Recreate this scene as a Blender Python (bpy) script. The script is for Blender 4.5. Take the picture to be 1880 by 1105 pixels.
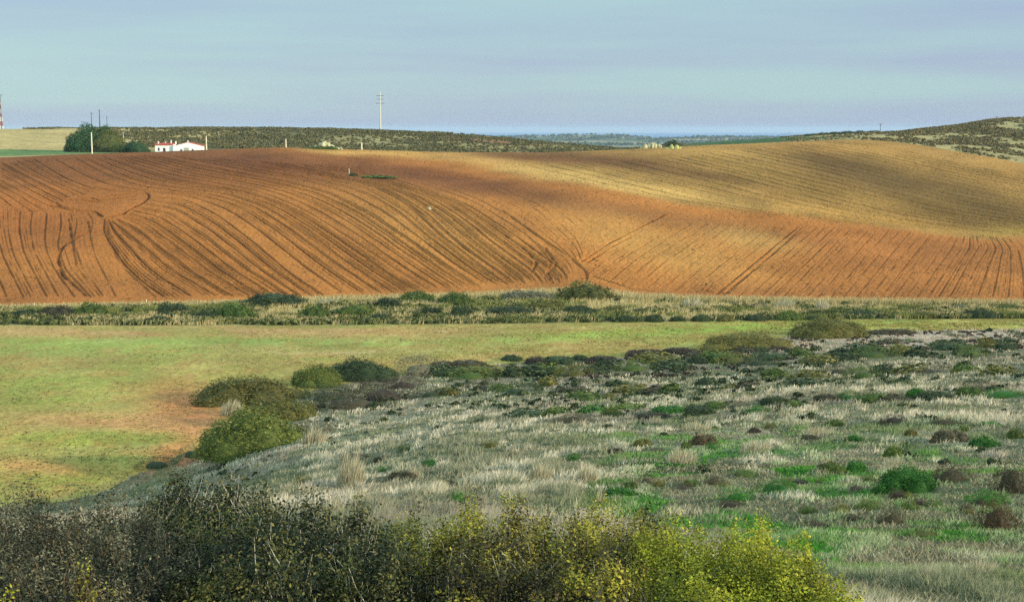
import bpy, math, random
import numpy as np
from mathutils import Vector
R = math.radians
rng = np.random.default_rng(7); random.seed(7)
C = bpy.context.scene.collection
for o in list(bpy.data.objects): bpy.data.objects.remove(o)

# ---------------------------------------------------------------- camera, sky, sun, exposure
CZ = 82.0                                   # camera height above the sea
F, CX, CY, EYE = 2583.0, 940.0, 552.5, 238.0
PITCH = math.atan((CY - EYE) / F)
cam = bpy.data.cameras.new('camera'); camo = bpy.data.objects.new('camera', cam); C.objects.link(camo)
cam.sensor_width = 36.0; cam.lens = 36.0 * F / 1880.0
cam.clip_start = 0.3; cam.clip_end = 90000
camo.location = (0, 0, CZ); camo.rotation_euler = (math.pi/2 - PITCH, 0, 0)
bpy.context.scene.camera = camo

SUN_EL, SUN_AZ = R(15.0), R(112.0)           # azimuth clockwise from +Y
w = bpy.data.worlds.new("World"); bpy.context.scene.world = w; w.use_nodes = True
nt = w.node_tree; nt.nodes.clear()
wo = nt.nodes.new('ShaderNodeOutputWorld'); bg = nt.nodes.new('ShaderNodeBackground')
sky = nt.nodes.new('ShaderNodeTexSky'); sky.sky_type = 'NISHITA'; sky.sun_disc = False
sky.sun_elevation = SUN_EL; sky.sun_rotation = SUN_AZ; sky.altitude = 80; sky.air_density = 1.0; sky.dust_density = 0.4; sky.ozone_density = 1.6
tc = nt.nodes.new('ShaderNodeTexCoord'); mp = nt.nodes.new('ShaderNodeMapping'); mp.inputs['Scale'].default_value = (1.1, 1.1, 17.0); mp.inputs['Location'].default_value = (0.3, 0.0, 0.1)
nz = nt.nodes.new('ShaderNodeTexNoise'); nz.inputs['Scale'].default_value = 1.5; nz.inputs['Detail'].default_value = 5; nz.inputs['Roughness'].default_value = 0.5
cr = nt.nodes.new('ShaderNodeValToRGB'); cr.color_ramp.elements[0].position = 0.42; cr.color_ramp.elements[1].position = 0.60
cr.color_ramp.elements[0].color = (3.25, 4.15, 5.9, 1); cr.color_ramp.elements[1].color = (3.65, 5.45, 5.95, 1)   # thin high cloud: lavender and pale teal
sx = nt.nodes.new('ShaderNodeSeparateXYZ'); mr = nt.nodes.new('ShaderNodeMapRange')
mr.inputs['From Min'].default_value = 0.12; mr.inputs['From Max'].default_value = 0.55; mr.inputs['To Min'].default_value = 1.0; mr.inputs['To Max'].default_value = 2.7  # sky above the view brightened, added fill for the shaded slope
vm = nt.nodes.new('ShaderNodeMixRGB'); vm.blend_type = 'MULTIPLY'; vm.inputs[0].default_value = 1.0
mx = nt.nodes.new('ShaderNodeMixRGB'); mx.inputs[0].default_value = 0.8
nt.links.new(tc.outputs['Generated'], sx.inputs[0]); nt.links.new(sx.outputs['Z'], mr.inputs['Value'])
nt.links.new(tc.outputs['Generated'], mp.inputs['Vector']); nt.links.new(mp.outputs[0], nz.inputs['Vector'])
m1 = nt.nodes.new('ShaderNodeMath'); m1.operation = 'MULTIPLY_ADD'; m1.inputs[1].default_value = 2.4; nt.links.new(sx.outputs['Z'], m1.inputs[0]); m2 = nt.nodes.new('ShaderNodeMath'); m2.operation = 'MULTIPLY_ADD'; m2.inputs[1].default_value = 1.2; m2.inputs[2].default_value = 0.0
nt.links.new(nz.outputs['Fac'], m2.inputs[0]); nt.links.new(m2.outputs[0], m1.inputs[2]); cr.color_ramp.elements[0].position = 0.60; cr.color_ramp.elements[1].position = 0.86; nt.links.new(m1.outputs[0], cr.inputs[0]); nt.links.new(cr.outputs[0], vm.inputs[1]); nt.links.new(mr.outputs[0], vm.inputs[2])
nt.links.new(vm.outputs[0], mx.inputs[2]); nt.links.new(sky.outputs[0], mx.inputs[1])
nt.links.new(mx.outputs[0], bg.inputs['Color']); bg.inputs['Strength'].default_value = 0.10
nt.links.new(bg.outputs[0], wo.inputs['Surface'])

sl = bpy.data.lights.new('sun', 'SUN'); sl.energy = 4.2; sl.angle = R(0.6); sl.color = (1.0, 0.87, 0.68)
so = bpy.data.objects.new('sun', sl); C.objects.link(so)
sd = Vector((math.sin(SUN_AZ)*math.cos(SUN_EL), math.cos(SUN_AZ)*math.cos(SUN_EL), math.sin(SUN_EL)))
so.rotation_euler = (-sd).to_track_quat('-Z', 'Y').to_euler()
vs = bpy.context.scene.view_settings; vs.view_transform = 'Standard'; vs.look = 'None'; vs.exposure = 0.25; vs.gamma = 1.0
bpy.context.scene.cycles.max_bounces = 5; bpy.context.scene.cycles.diffuse_bounces = 2; bpy.context.scene.cycles.volume_bounces = 0
bpy.context.scene.cycles.use_denoising = False

# ---------------------------------------------------------------- helpers
sp, cp = math.sin(PITCH), math.cos(PITCH)
def ray(px, py):                             # -> (x/y, z/y) of a sight line
    u = (np.asarray(px, float) - CX)/F; v = (CY - np.asarray(py, float))/F
    d = cp + v*sp
    return u/d, (-sp + v*cp)/d
def proj(x, y, z):                           # z relative to the camera
    dep = y*cp - z*sp; up = y*sp + z*cp
    return CX + F*x/dep, CY - F*up/dep
def lin(c): 
    c = np.asarray(c, float)/255.0
    return np.where(c < 0.04045, c/12.92, ((c+0.055)/1.055)**2.4)
def hsh(ix, iy, seed):
    n = (ix.astype(np.int64)*374761393 + iy.astype(np.int64)*668265263 + seed*1442695041) & 0xffffffff
    n = ((n ^ (n >> 13))*1274126177) & 0xffffffff
    return ((n ^ (n >> 16)) & 0xffff)/65535.0
def vn(x, y, seed=0):
    x = np.asarray(x, float); y = np.asarray(y, float)
    ix = np.floor(x); iy = np.floor(y); fx = x-ix; fy = y-iy
    fx = fx*fx*(3-2*fx); fy = fy*fy*(3-2*fy)
    a = hsh(ix, iy, seed); b = hsh(ix+1, iy, seed); c = hsh(ix, iy+1, seed); d = hsh(ix+1, iy+1, seed)
    return (a*(1-fx)+b*fx)*(1-fy) + (c*(1-fx)+d*fx)*fy
def fbm(x, y, seed=0, o=4):
    t = 0; a = 1; s = 0
    for i in range(o):
        t = t + a*vn(np.asarray(x)*2**i, np.asarray(y)*2**i, seed+i*17); s += a; a *= .5
    return t/s
def ss(a, b, x): 
    t = np.clip((x-a)/(b-a), 0, 1); return t*t*(3-2*t)

# ---------------------------------------------------------------- the lie of the land
def lvl(px, py, z0):                         # a point of a level floor seen along this line
    return (px, py, z0/ray(px, py)[1])
BOUND_D = [(-900,1000),(-400,965),(0,930),(100,922),(180,905),(240,872),(310,846),(380,822),(430,775),(480,745),(560,718),(640,702),(740,688),(800,676),(1000,664),(1200,652),(1300,640),(1400,624),(1500,614),(1600,609),(1700,607),(1880,604),(2300,600),(3000,598)]
BOUND_C = [(-900,598),(0,597),(400,598),(900,595),(1400,588),(1880,585),(3000,582)]
BOUND_B = [(-900,568),(0,565),(200,561),(400,557),(560,549),(700,546),(900,541),(1000,536),(1100,537),(1160,546),(1300,553),(1500,557),(1700,559),(1880,561),(3000,565)]
KS = [
 [(p, None, 0.5, -1.75) for p in (-900, 3000)],
 [(p, None, 6.0, -3.45) for p in (-900, 3000)],
 [(-900,1108,16),(0,1108,16),(940,1108,16),(1500,1107,16),(1880,1103,16),(3000,1080,16)],
 [(-900,1000,40),(0,985,40),(300,965,40),(500,925,40),(900,905,40),(1400,885,40),(1880,868,40),(2500,800,40),(3000,760,40)],
 [(-900,975,80),(0,965,80),(300,925,80),(500,872,80),(900,795,80),(1400,757,80),(1880,728,80),(2500,660,80),(3000,620,80)],
 [lvl(a, b, -30.0) for a, b in BOUND_D],
 [lvl(a, b, -30.0) for a, b in BOUND_C],
 [lvl(a, b, -29.7) for a, b in BOUND_B],
 [(-900,425,320),(0,425,320),(900,420,322),(1400,420,332),(1880,430,340),(3000,430,340)],
 [(-900,342,385),(0,342,385),(500,338,388),(900,335,392),(1400,325,400),(1880,360,398),(3000,370,398)],
 [(-900,296,460),(0,291,470),(60,288,470),(140,284,472),(270,280,475),(400,275,478),(480,272,480),(540,271,482),(600,273.5,484),(660,275,485),(780,279,488),(900,280.5,490),(1000,280,490),(1100,277,492),(1180,273,494),(1250,269.5,496),(1300,267,500),(1400,263,508),(1480,259.5,514),(1560,257,520),(1610,259,512),(1680,267,496),(1760,282,475),(1830,295,460),(1880,306,452),(2100,330,440),(3000,340,440)],
 [(-900,284,545),(0,279,545),(150,279,545),(300,280,545),(400,278,545),(520,280,545),(700,290,545),(1000,296,545),(1150,287,545),(1300,276,550),(1450,262,555),(1560,252.5,560),(1620,254,560),(1700,254,560),(1800,252,560),(1880,250,560),(3000,240,560)],
 [(-900,262,640),(0,258,640),(150,262,640),(300,264,640),(520,270,640),(700,276,640),(850,280,640),(1000,284,640),(1120,292,640),(1200,277,640),(1300,266,640),(1450,256,640),(1560,248,640),(1620,246,630),(1700,241,630),(1760,236,630),(1830,224,630),(1880,222,630),(3000,205,630)],
 [(-900,240,820),(0,237.5,820),(150,236,820),(250,237,820),(400,235,820),(500,236,820),(600,236.5,820),(700,240,820),(800,244,820),(900,251,820),(960,257,820),(1030,264,820),(1110,273,800),(1150,277,780),(1190,272,760),(1260,264,750),(1330,259,750),(1400,254.5,750),(1480,249.5,740),(1560,245,740),(1640,243.5,740),(1700,237,740),(1760,231,740),(1800,224,740),(1840,219,740),(1900,218,740),(2300,210,740),(3000,205,740)],
 [(-900,290,1200),(3000,300,1200)],
 [(p, None, 2600, -76) for p in (-900, 3000)],
 [(-900,266,5600),(900,267,5600),(1300,264,5600),(3000,266,5600)],
 [(-900,255,7000),(880,254,7000),(960,252,7000),(1040,249.5,7000),(1100,248.3,7000),(1140,249.5,7000),(1200,253.5,7000),(1290,252.5,7000),(1400,253.5,7000),(1520,255,7000),(3000,256,7000)],
 [(p, None, 9000, -90) for p in (-900, 3000)],
]
SG = np.linspace(-1.2, 1.2, 2401)
KY, KZ = [], []
ker = np.exp(-0.5*(np.arange(-24, 25)/5.0)**2); ker /= ker.sum()
for k in KS:
    s_, y_, z_ = [], [], []
    for q in k:
        if q[1] is None: s, y, z = (q[0]-CX)/F/1.0, q[2], q[3]
        else:
            s, t = ray(q[0], q[1]); y = q[2]; z = t*y
        s_.append(float(s)); y_.append(float(y)); z_.append(float(z))
    o_ = np.argsort(s_); s_ = np.array(s_)[o_]; y_ = np.array(y_)[o_]; z_ = np.array(z_)[o_]
    a = np.interp(SG, s_, y_); b = np.interp(SG, s_, z_)
    KY.append(np.convolve(np.pad(a, 24, 'edge'), ker, 'valid')); KZ.append(np.convolve(np.pad(b, 24, 'edge'), ker, 'valid'))
KY = np.array(KY); KZ = np.array(KZ); NK = len(KY)
I_D, I_C, I_B, I_A, I_S = 5, 6, 7, 10, 13      # heath edge, meadow top, plough foot, plough crest, skyline

def kcurve(i, s): return np.interp(s, SG, KY[i])
def pchip(s, y):
    s = np.atleast_1d(np.asarray(s, float)).ravel(); y = np.atleast_1d(np.asarray(y, float)).ravel()
    s, y = np.broadcast_arrays(s, y)
    f = np.clip((s-SG[0])/(SG[1]-SG[0]), 0, len(SG)-1.001); i = f.astype(int); f = f-i
    Y = KY[:, i]*(1-f)+KY[:, i+1]*f; Z = KZ[:, i]*(1-f)+KZ[:, i+1]*f
    h = Y[1:]-Y[:-1]; d = (Z[1:]-Z[:-1])/h
    m = np.empty_like(Y); m[0] = d[0]; m[-1] = d[-1]
    w1 = 2*h[1:]+h[:-1]; w2 = h[1:]+2*h[:-1]
    same = d[1:]*d[:-1] > 0
    with np.errstate(divide='ignore', invalid='ignore'):
        hm = (w1+w2)/(w1/d[:-1]+w2/d[1:])
    m[1:-1] = np.where(same, hm, 0)
    k = np.clip((Y[1:-1] <= y).sum(0), 0, NK-2); n = np.arange(len(y))
    y0 = Y[k, n]; hh = h[k, n]; t = np.clip((y-y0)/hh, 0, 1)
    z0, z1, m0, m1 = Z[k, n], Z[k+1, n], m[k, n]*hh, m[k+1, n]*hh
    t2, t3 = t*t, t*t*t
    return (2*t3-3*t2+1)*z0 + (t3-2*t2+t)*m0 + (-2*t3+3*t2)*z1 + (t3-t2)*m1
def undul(x, y):
    """small folds of the ground, by region"""
    d = 0
    heath = ss(14, 30, y)*(1-ss(140, 200, y))
    d = d + heath*(0.9*(fbm(x/17, y/17, 3, 3)-.5) + 0.35*(fbm(x/4, y/4, 9, 2)-.5))
    hill = ss(262, 300, y)*(1-ss(430, 480, y))
    d = d + hill*(3.0*(fbm(x/70+3, y/70, 21, 2)-.5))
    far = ss(600, 700, y)
    d = d + far*(1-ss(1500, 2500, y))*1.3*(fbm(x/28, y/28, 31, 3)-.5) + ss(3000, 5000, y)*11*(fbm(x/420, y/300, 37, 3)-.5)
    return d
def G(s, y):                                  # ground height relative to the camera
    sh = np.broadcast(np.asarray(s), np.asarray(y)).shape
    s = np.broadcast_to(s, sh).ravel(); y = np.broadcast_to(y, sh).ravel()
    return (pchip(s, y) + undul(s*y, y)).reshape(sh)
YS = np.exp(np.linspace(math.log(3), math.log(9000), 2600))
def at(px, py, ymin=3.0):                     # first ground point on a sight line: x, y, z(rel)
    s, t = ray(px, py); s = float(s); t = float(t)
    z = G(np.full(len(YS), s), YS); hit = np.where((z >= t*YS) & (YS > ymin))[0]
    if len(hit) == 0: y = 800.0
    else:
        i = hit[0]; y = YS[i]
        if i > 0:
            a = t*YS[i-1]-z[i-1]; b = z[i]-t*YS[i]; y = YS[i-1] + (YS[i]-YS[i-1])*a/max(a+b, 1e-9)
    return s*y, y, float(G(s, y))
def on(px, py, y):                            # ground point in this direction at this distance
    s, _ = ray(px, py); s = float(s); return s*y, y, float(G(s, y))

# ---------------------------------------------------------------- mesh / material helpers
def mesh_np(name, V, faces, attrs=None, smooth=False):
    """V (n,3); faces: list of (m,k) int arrays"""
    me = bpy.data.meshes.new(name); V = np.ascontiguousarray(V, np.float32)
    me.vertices.add(len(V)); me.vertices.foreach_set('co', V.ravel())
    faces = [np.asarray(f, np.int32) for f in faces if len(f)]
    loops = np.concatenate([f.ravel() for f in faces]); n = sum(len(f) for f in faces)
    tot = np.concatenate([np.full(len(f), f.shape[1], np.int32) for f in faces]); st = np.concatenate([[0], np.cumsum(tot)[:-1]]).astype(np.int32)
    me.loops.add(len(loops)); me.loops.foreach_set('vertex_index', loops)
    me.polygons.add(n); me.polygons.foreach_set('loop_start', st)
    try: me.polygons.foreach_set('loop_total', tot)
    except Exception: pass
    if smooth: me.polygons.foreach_set('use_smooth', np.ones(n, bool))
    for k, a in (attrs or {}).items():
        a = np.asarray(a, np.float32)
        if a.ndim == 1:
            t = me.attributes.new(k, 'FLOAT', 'POINT'); t.data.foreach_set('value', a)
        else:
            if a.shape[1] == 3: a = np.concatenate([a, np.ones((len(a), 1), np.float32)], 1)
            t = me.attributes.new(k, 'FLOAT_COLOR', 'POINT'); t.data.foreach_set('color', np.ascontiguousarray(a).ravel())
    me.update(calc_edges=True); return me
def link(name, me, m=None, parent=None, loc=None, label=None, cat=None, group=None, kind=None):
    o = bpy.data.objects.new(name, me); C.objects.link(o)
    if m is not None and me is not None:
        if len(me.materials) == 0: me.materials.append(m)
        else: o.material_slots[0].link = 'OBJECT'; o.material_slots[0].material = m
    if parent is not None: o.parent = parent
    if loc is not None: o.location = loc
    if label: o['label'] = label
    if cat: o['category'] = cat
    if group: o['group'] = group
    if kind: o['kind'] = kind
    return o
class MB:
    def __init__(s): s.v = []; s.f = []; s.n = 0
    def add(s, V, Fc):
        V = [tuple(map(float, p)) for p in V]; s.v += V; s.f += [tuple(i+s.n for i in q) for q in Fc]; s.n += len(V)
    def box(s, x0, x1, y0, y1, z0, z1):
        s.add([(x0,y0,z0),(x1,y0,z0),(x1,y1,z0),(x0,y1,z0),(x0,y0,z1),(x1,y0,z1),(x1,y1,z1),(x0,y1,z1)],
              [(0,3,2,1),(4,5,6,7),(0,1,5,4),(1,2,6,5),(2,3,7,6),(3,0,4,7)])
    def tube(s, pts, rad, n=6):
        pts = [Vector(p) for p in pts]; rings = []
        for i, p in enumerate(pts):
            d = (pts[min(i+1, len(pts)-1)]-pts[max(i-1, 0)]).normalized()
            a = d.orthogonal().normalized(); b = d.cross(a); r = rad[i] if hasattr(rad, '__len__') else rad
            rings.append([p+a*r*math.cos(2*math.pi*k/n)+b*r*math.sin(2*math.pi*k/n) for k in range(n)])
        V = [q for r_ in rings for q in r_]; Fc = []
        for i in range(len(pts)-1):
            for k in range(n): Fc.append((i*n+k, i*n+(k+1) % n, (i+1)*n+(k+1) % n, (i+1)*n+k))
        Fc += [tuple(range(n))[::-1], tuple(range((len(pts)-1)*n, len(pts)*n))]
        s.add(V, Fc)
    def build(s, name, m, parent=None, **kw):
        me = bpy.data.meshes.new(name); me.from_pydata(s.v, [], s.f); me.update()
        return link(name, me, m, parent, **kw)

def mat(name, rough=0.9, spec=0.15):
    m = bpy.data.materials.new(name); m.use_nodes = True; b = m.node_tree.nodes['Principled BSDF']
    b.inputs['Roughness'].default_value = rough; b.inputs['Specular IOR Level'].default_value = spec
    return m, m.node_tree, b
def N(nt, t, **kw):
    n = nt.nodes.new(t)
    for k, v in kw.items():
        if k.startswith('i_'): n.inputs[k[2:].replace('_', ' ')].default_value = v
        else: setattr(n, k, v)
    return n
def posnoise(nt, scale, detail=4, rough=0.55, vec=(1,1,1), seedoff=0.0):
    g = N(nt, 'ShaderNodeNewGeometry'); m = N(nt, 'ShaderNodeMapping'); m.inputs['Scale'].default_value = vec; m.inputs['Location'].default_value = (seedoff, seedoff*.7, 0)
    n = N(nt, 'ShaderNodeTexNoise'); n.inputs['Scale'].default_value = scale; n.inputs['Detail'].default_value = detail; n.inputs['Roughness'].default_value = rough
    nt.links.new(g.outputs['Position'], m.inputs['Vector']); nt.links.new(m.outputs[0], n.inputs['Vector']); return n.outputs['Fac']
def ramp(nt, src, stops):
    r = N(nt, 'ShaderNodeValToRGB'); e = r.color_ramp.elements
    while len(e) < len(stops): e.new(0.5)
    for q, (p, c) in zip(e, stops):
        q.position = p; q.color = (c, c, c, 1) if not hasattr(c, '__len__') else tuple(c)[:3]+(1,)
    nt.links.new(src, r.inputs[0]); return r.outputs[0]
def mixc(nt, fac, a, b, mode='MIX'):
    m = N(nt, 'ShaderNodeMixRGB', blend_type=mode)
    for i, q in ((0, fac), (1, a), (2, b)):
        if isinstance(q, (int, float)): m.inputs[i].default_value = q if i == 0 else (q, q, q, 1)
        elif isinstance(q, (tuple, list, np.ndarray)): m.inputs[i].default_value = tuple(q)[:3]+(1,)
        else: nt.links.new(q, m.inputs[i])
    return m.outputs[0]
def bump(nt, b, hts, prev=None):
    nrm = None
    for h, strength, dist in hts:
        n = N(nt, 'ShaderNodeBump'); n.inputs['Strength'].default_value = strength; n.inputs['Distance'].default_value = dist
        nt.links.new(h, n.inputs['Height'])
        if nrm is not None: nt.links.new(nrm, n.inputs['Normal'])
        nrm = n.outputs[0]
    nt.links.new(nrm, b.inputs['Normal'])
def attr(nt, name): return N(nt, 'ShaderNodeAttribute', attribute_name=name).outputs

def ground_mat(name, specks, fine=2.2, coarse=0.12, bumps=((2.2, .6, .25), (.6, .5, .5)), contrast=.35, vec=(1,1,1)):
    """soil or turf: mapped base colour, broken up by noise at several sizes"""
    m, t, b = mat(name, .95, .08)
    base = attr(t, 'soil')['Color']
    n1 = posnoise(t, fine, 5, .65, vec); n2 = posnoise(t, coarse, 4, .6, (1,.7,1), 13.); n3 = posnoise(t, fine*.33, 3, .6, vec, 31.)
    c = mixc(t, 1.0, base, ramp(t, n1, [(.30, 1-contrast*1.2), (.70, 1+contrast)]), 'MULTIPLY')
    c = mixc(t, 1.0, c, ramp(t, n2, [(.3, .80), (.7, 1.18)]), 'MULTIPLY')
    for (src, lo, hi, col, amt) in specks:
        f = ramp(t, n3 if src == 3 else (n1 if src == 1 else posnoise(t, src, 4, .6, vec, 77.+src)), [(lo, 0.0), (hi, amt)])
        c = mixc(t, f, c, lin(col))
    t.links.new(c, b.inputs['Base Color'])
    bump(t, b, [(posnoise(t, s_, 4, .6, vec, 5.), k_, d_) for s_, k_, d_ in bumps])
    return m

# ---------------------------------------------------------------- ground sheets
def grid_sheet(s_arr, Y):                      # Y (rows, cols)
    S = np.broadcast_to(s_arr, Y.shape); return S*Y, Y, S
def grid_faces(nr, nc):
    i = np.arange(nr*nc, dtype=np.int32).reshape(nr, nc)
    return np.stack([i[:-1, :-1], i[:-1, 1:], i[1:, 1:], i[1:, :-1]], -1).reshape(-1, 4)
def cols(n_in, lim=.41, n_out=40, out=1.1):
    a = np.linspace(-lim, lim, n_in); e = lim + (out-lim)*(np.linspace(0, 1, n_out+1)[1:])**1.4
    return np.concatenate([-e[::-1], a, e])
def blobs(px, py, base, lst):
    """soil / turf colour map: patches of different ground and of painted light and shade, (cx, cy, rx, ry, angle, colour, amount)"""
    col = np.broadcast_to(lin(base), px.shape+(3,)).copy()
    for cx, cy, rx, ry, an, c, a in lst:
        ca, sa = math.cos(R(an)), math.sin(R(an)); dx = px-cx; dy = py-cy
        u = (dx*ca+dy*sa)/rx; v = (-dx*sa+dy*ca)/ry
        wgt = a*np.exp(-(u*u+v*v)**1.3)
        col = col*(1-wgt[..., None]) + lin(c)*wgt[..., None]
    return col
def sheet(name, s_arr, Y, m, color, dz=0.0, extra=None, smooth=True):
    X, YY, S = grid_sheet(s_arr, Y); Z = G(S, YY)
    if extra is not None: Z = Z + extra
    px, py = proj(X, YY, Z); col = color(X, YY, px, py)
    V = np.stack([X, YY, Z+CZ+dz], -1).reshape(-1, 3)
    me = mesh_np(name, V, [grid_faces(*Y.shape)], {'soil': np.clip(col, 0, 1).reshape(-1, 3)}, smooth)
    return link(name, me, m, kind='structure')
def seg(s_arr, parts):                          # rows between knot curves: (i, j, n, power)
    out = []
    for i, j, n, pw in parts:
        a, b = kcurve(i, s_arr), kcurve(j, s_arr); t = np.linspace(0, 1, n+1)[:-1]**pw
        out.append(a[None]+(b-a)[None]*t[:, None])
    out.append(kcurve(parts[-1][1], s_arr)[None]); return np.concatenate(out)

# heath slope
def c_heath(X, Y, px, py):
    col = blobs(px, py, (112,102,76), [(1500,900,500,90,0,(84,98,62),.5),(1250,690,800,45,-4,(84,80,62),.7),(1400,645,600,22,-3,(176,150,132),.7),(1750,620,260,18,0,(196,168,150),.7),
        (700,800,300,70,-8,(140,134,118),.6),(1500,800,400,40,0,(150,142,122),.6),(1750,900,160,70,0,(70,94,50),.4),(330,850,70,18,-20,(176,106,70),.7)])
    n = fbm(X/5, Y/9, 51, 4)[..., None]; n2 = fbm(X/2.2, Y/5, 58, 3)[..., None]
    col = col*(1-ss(.52,.66,n)) + lin((58,62,36))*ss(.52,.66,n)
    return col*(1-.6*ss(.56,.7,n2)) + lin((78,98,56))*.6*ss(.56,.7,n2)
M_heath = ground_mat('heath_ground', [(3, .55, .72, (52,46,34), .6), (1, .60, .75, (150,140,112), .6)], fine=3.0, coarse=.25, bumps=((3.0, .7, .2), (.8, .6, .4)), contrast=.4)
sa = cols(760); sheet('heath_ground', sa, seg(sa, [(0,1,8,1.),(1,2,30,1.),(2,3,90,1.2),(3,4,110,1.),(4,5,110,1.)]), M_heath, c_heath)

# green meadow on the valley floor
def c_meadow(X, Y, px, py):
    col = blobs(px, py, (158,150,84), [(300,608,900,10,0,(178,142,96),.8),(100,640,260,14,0,(140,156,80),.75),(480,628,460,7,0,(148,168,92),.8),(700,645,200,8,0,(190,160,116),.7),
        (1350,602,330,9,-2,(136,164,66),.85),(1050,618,200,9,-2,(140,160,72),.7),(900,650,400,12,-4,(176,148,88),.7),(300,665,400,10,0,(166,148,88),.6),(150,700,300,16,0,(138,146,70),.7),
        (350,755,90,52,10,(190,122,82),.9),(250,775,260,18,3,(196,142,98),.75),(150,805,160,14,0,(140,150,62),.7),(120,860,200,16,5,(192,136,80),.6),(60,885,140,16,0,(156,158,74),.6),(290,850,80,24,-35,(192,120,76),.8),(60,740,120,20,0,(150,150,74),.6),(1700,597,300,6,0,(172,176,84),.6)])
    n = fbm(X/2.2, Y/3, 61, 4)[..., None]; n2 = fbm(X/12, Y/5, 68, 4)[..., None]
    soil = lin((164,122,76)); grn = lin((128,140,66))
    col = col*(1-.35*ss(.5,.62,n)) + soil*.35*ss(.5,.62,n)
    return (col*(1-.5*ss(.5,.65,n2)) + grn*.5*ss(.5,.65,n2))*np.array([.99,.87,.84])
M_meadow = ground_mat('meadow_turf', [(3, .62, .74, (84,66,36), .55), (.9, .58, .70, (182,126,78), .4)], fine=1.6, coarse=.1, bumps=((1.8, .8, .16), (.5, .4, .3)), contrast=.34)
Ym = seg(sa, [(5,6,230,1.)]); Ym[0] -= .6; sheet('meadow', sa, Ym, M_meadow, c_meadow, dz=-.02)

# rough verge between meadow and plough
def c_verge(X, Y, px, py):
    col = blobs(px, py, (150,134,84), [(1500,560,500,10,0,(196,176,124),.7),(700,590,900,7,0,(92,84,50),.6),(100,580,200,12,0,(84,82,48),.6)])
    n = fbm(X/5, Y/4, 71, 4)[..., None]
    return col*(1-ss(.5,.62,n)) + lin((84,84,44))*ss(.5,.62,n)
M_verge = ground_mat('verge_ground', [(3, .6, .74, (60,56,30), .5)], fine=1.8, coarse=.2, contrast=.3)
Yv = seg(sa, [(6,7,60,1.)]); Yv[-1] += .6; sheet('verge', sa, Yv, M_verge, c_verge, dz=-.04)

# ploughed hillside with real furrows
def pl(*p): return np.array(p, float)
def resamp(c, n=90):
    d = np.r_[0, np.cumsum(np.hypot(*np.diff(c, axis=0).T))]; t = np.linspace(0, d[-1], 400)
    q = np.stack([np.interp(t, d, c[:, 0]), np.interp(t, d, c[:, 1])], 1)
    k = np.exp(-.5*(np.arange(-24, 25)/11.)**2); k /= k.sum()
    e0 = 2*q[0]-q[1:25][::-1]; e1 = 2*q[-1]-q[-25:-1][::-1]
    qq = np.concatenate([e0, q, e1]); q = np.stack([np.convolve(qq[:, i], k, 'valid') for i in (0, 1)], 1)
    return q[np.linspace(0, 399, n).astype(int)]
LINES = []                                       # (points, strength, width)
def family(keys, between, strong, sub=4, sw=.25, minor=.55):
    keys = [resamp(k) for k in keys]
    for i in range(len(keys)-1):
        nb = between[i]
        for j in range((nb+1)*(sub+1)):
            t = j/((nb+1)*(sub+1)); a = keys[i]*(1-t)+keys[i+1]*t
            major = j % (sub+1) == 0; st = strong[i]*(1-t)+strong[i+1]*t
            a = a + rng.normal(0, .5 if major else .9, 2)
            LINES.append((a, st*(rng.uniform(.8, 1.15) if major else minor*rng.uniform(.4, 1.3)), sw if major else sw*.75))
    LINES.append((keys[-1], strong[-1], sw))
A = [pl((192,400),(190,425),(205,450),(228,485),(262,517),(305,547)),
     pl((203,404),(235,428),(275,462),(318,498),(400,545)),
     pl((222,396),(265,410),(320,450),(385,500),(465,548)),
     pl((250,380),(310,392),(370,430),(440,485),(535,548)),
     pl((278,360),(345,368),(400,395),(460,440),(530,500),(600,547))]
family(A, [1,1,2,2], [1.2,1.15,1.1,1.05,1.0])
A2 = [pl((60,291),(115,325),(160,343),(215,352),(275,353),(350,360),(420,385),(480,425),(560,490),(640,545)),
     pl((130,286),(190,318),(250,340),(320,350),(400,358),(470,380),(540,425),(620,485),(710,545)),
     pl((200,284),(260,305),(330,325),(400,336),(480,352),(560,385),(640,435),(720,490),(800,540)),
     pl((270,283),(350,300),(430,316),(520,332),(600,352),(680,390),(760,445),(830,495),(890,533)),
     pl((400,290),(480,305),(560,318),(640,330),(700,348),(760,385),(800,425),(870,480),(940,527)),
     pl((640,305),(760,340),(860,376),(940,428),(1000,472),(1040,500),(1044,527))]
family(A2, [1,3,4,2,6], [1.0,1.0,1.0,1.0,1.0,.8])
family([pl((0,298),(50,325),(100,350),(128,364)), pl((0,330),(40,352),(75,372),(100,382)), pl((-60,330),(0,362),(30,385),(45,400))], [2,2], [1.,.8,.6])
family([pl((60,291),(115,325),(160,343),(190,352)), pl((0,298),(50,325),(100,350),(128,364))], [1], [1.,1.])
family([pl((-10,385),(-5,430),(5,470),(25,510),(45,550)), pl((60,385),(55,420),(62,460),(85,505),(110,550)), pl((110,388),(112,410),(105,450),(120,495),(170,548)),
     pl((160,388),(172,405),(165,430),(175,470),(215,548)), pl((188,398),(190,425),(200,450),(225,490),(290,550))], [2,1,1,0], [.55,.58,.6,.55,.55], sub=2, sw=.28)
family([pl((-200,300),(-200,400),(-170,550)), pl((-10,385),(-5,430),(5,470),(25,510),(45,550))], [6], [.6,.6])
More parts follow.
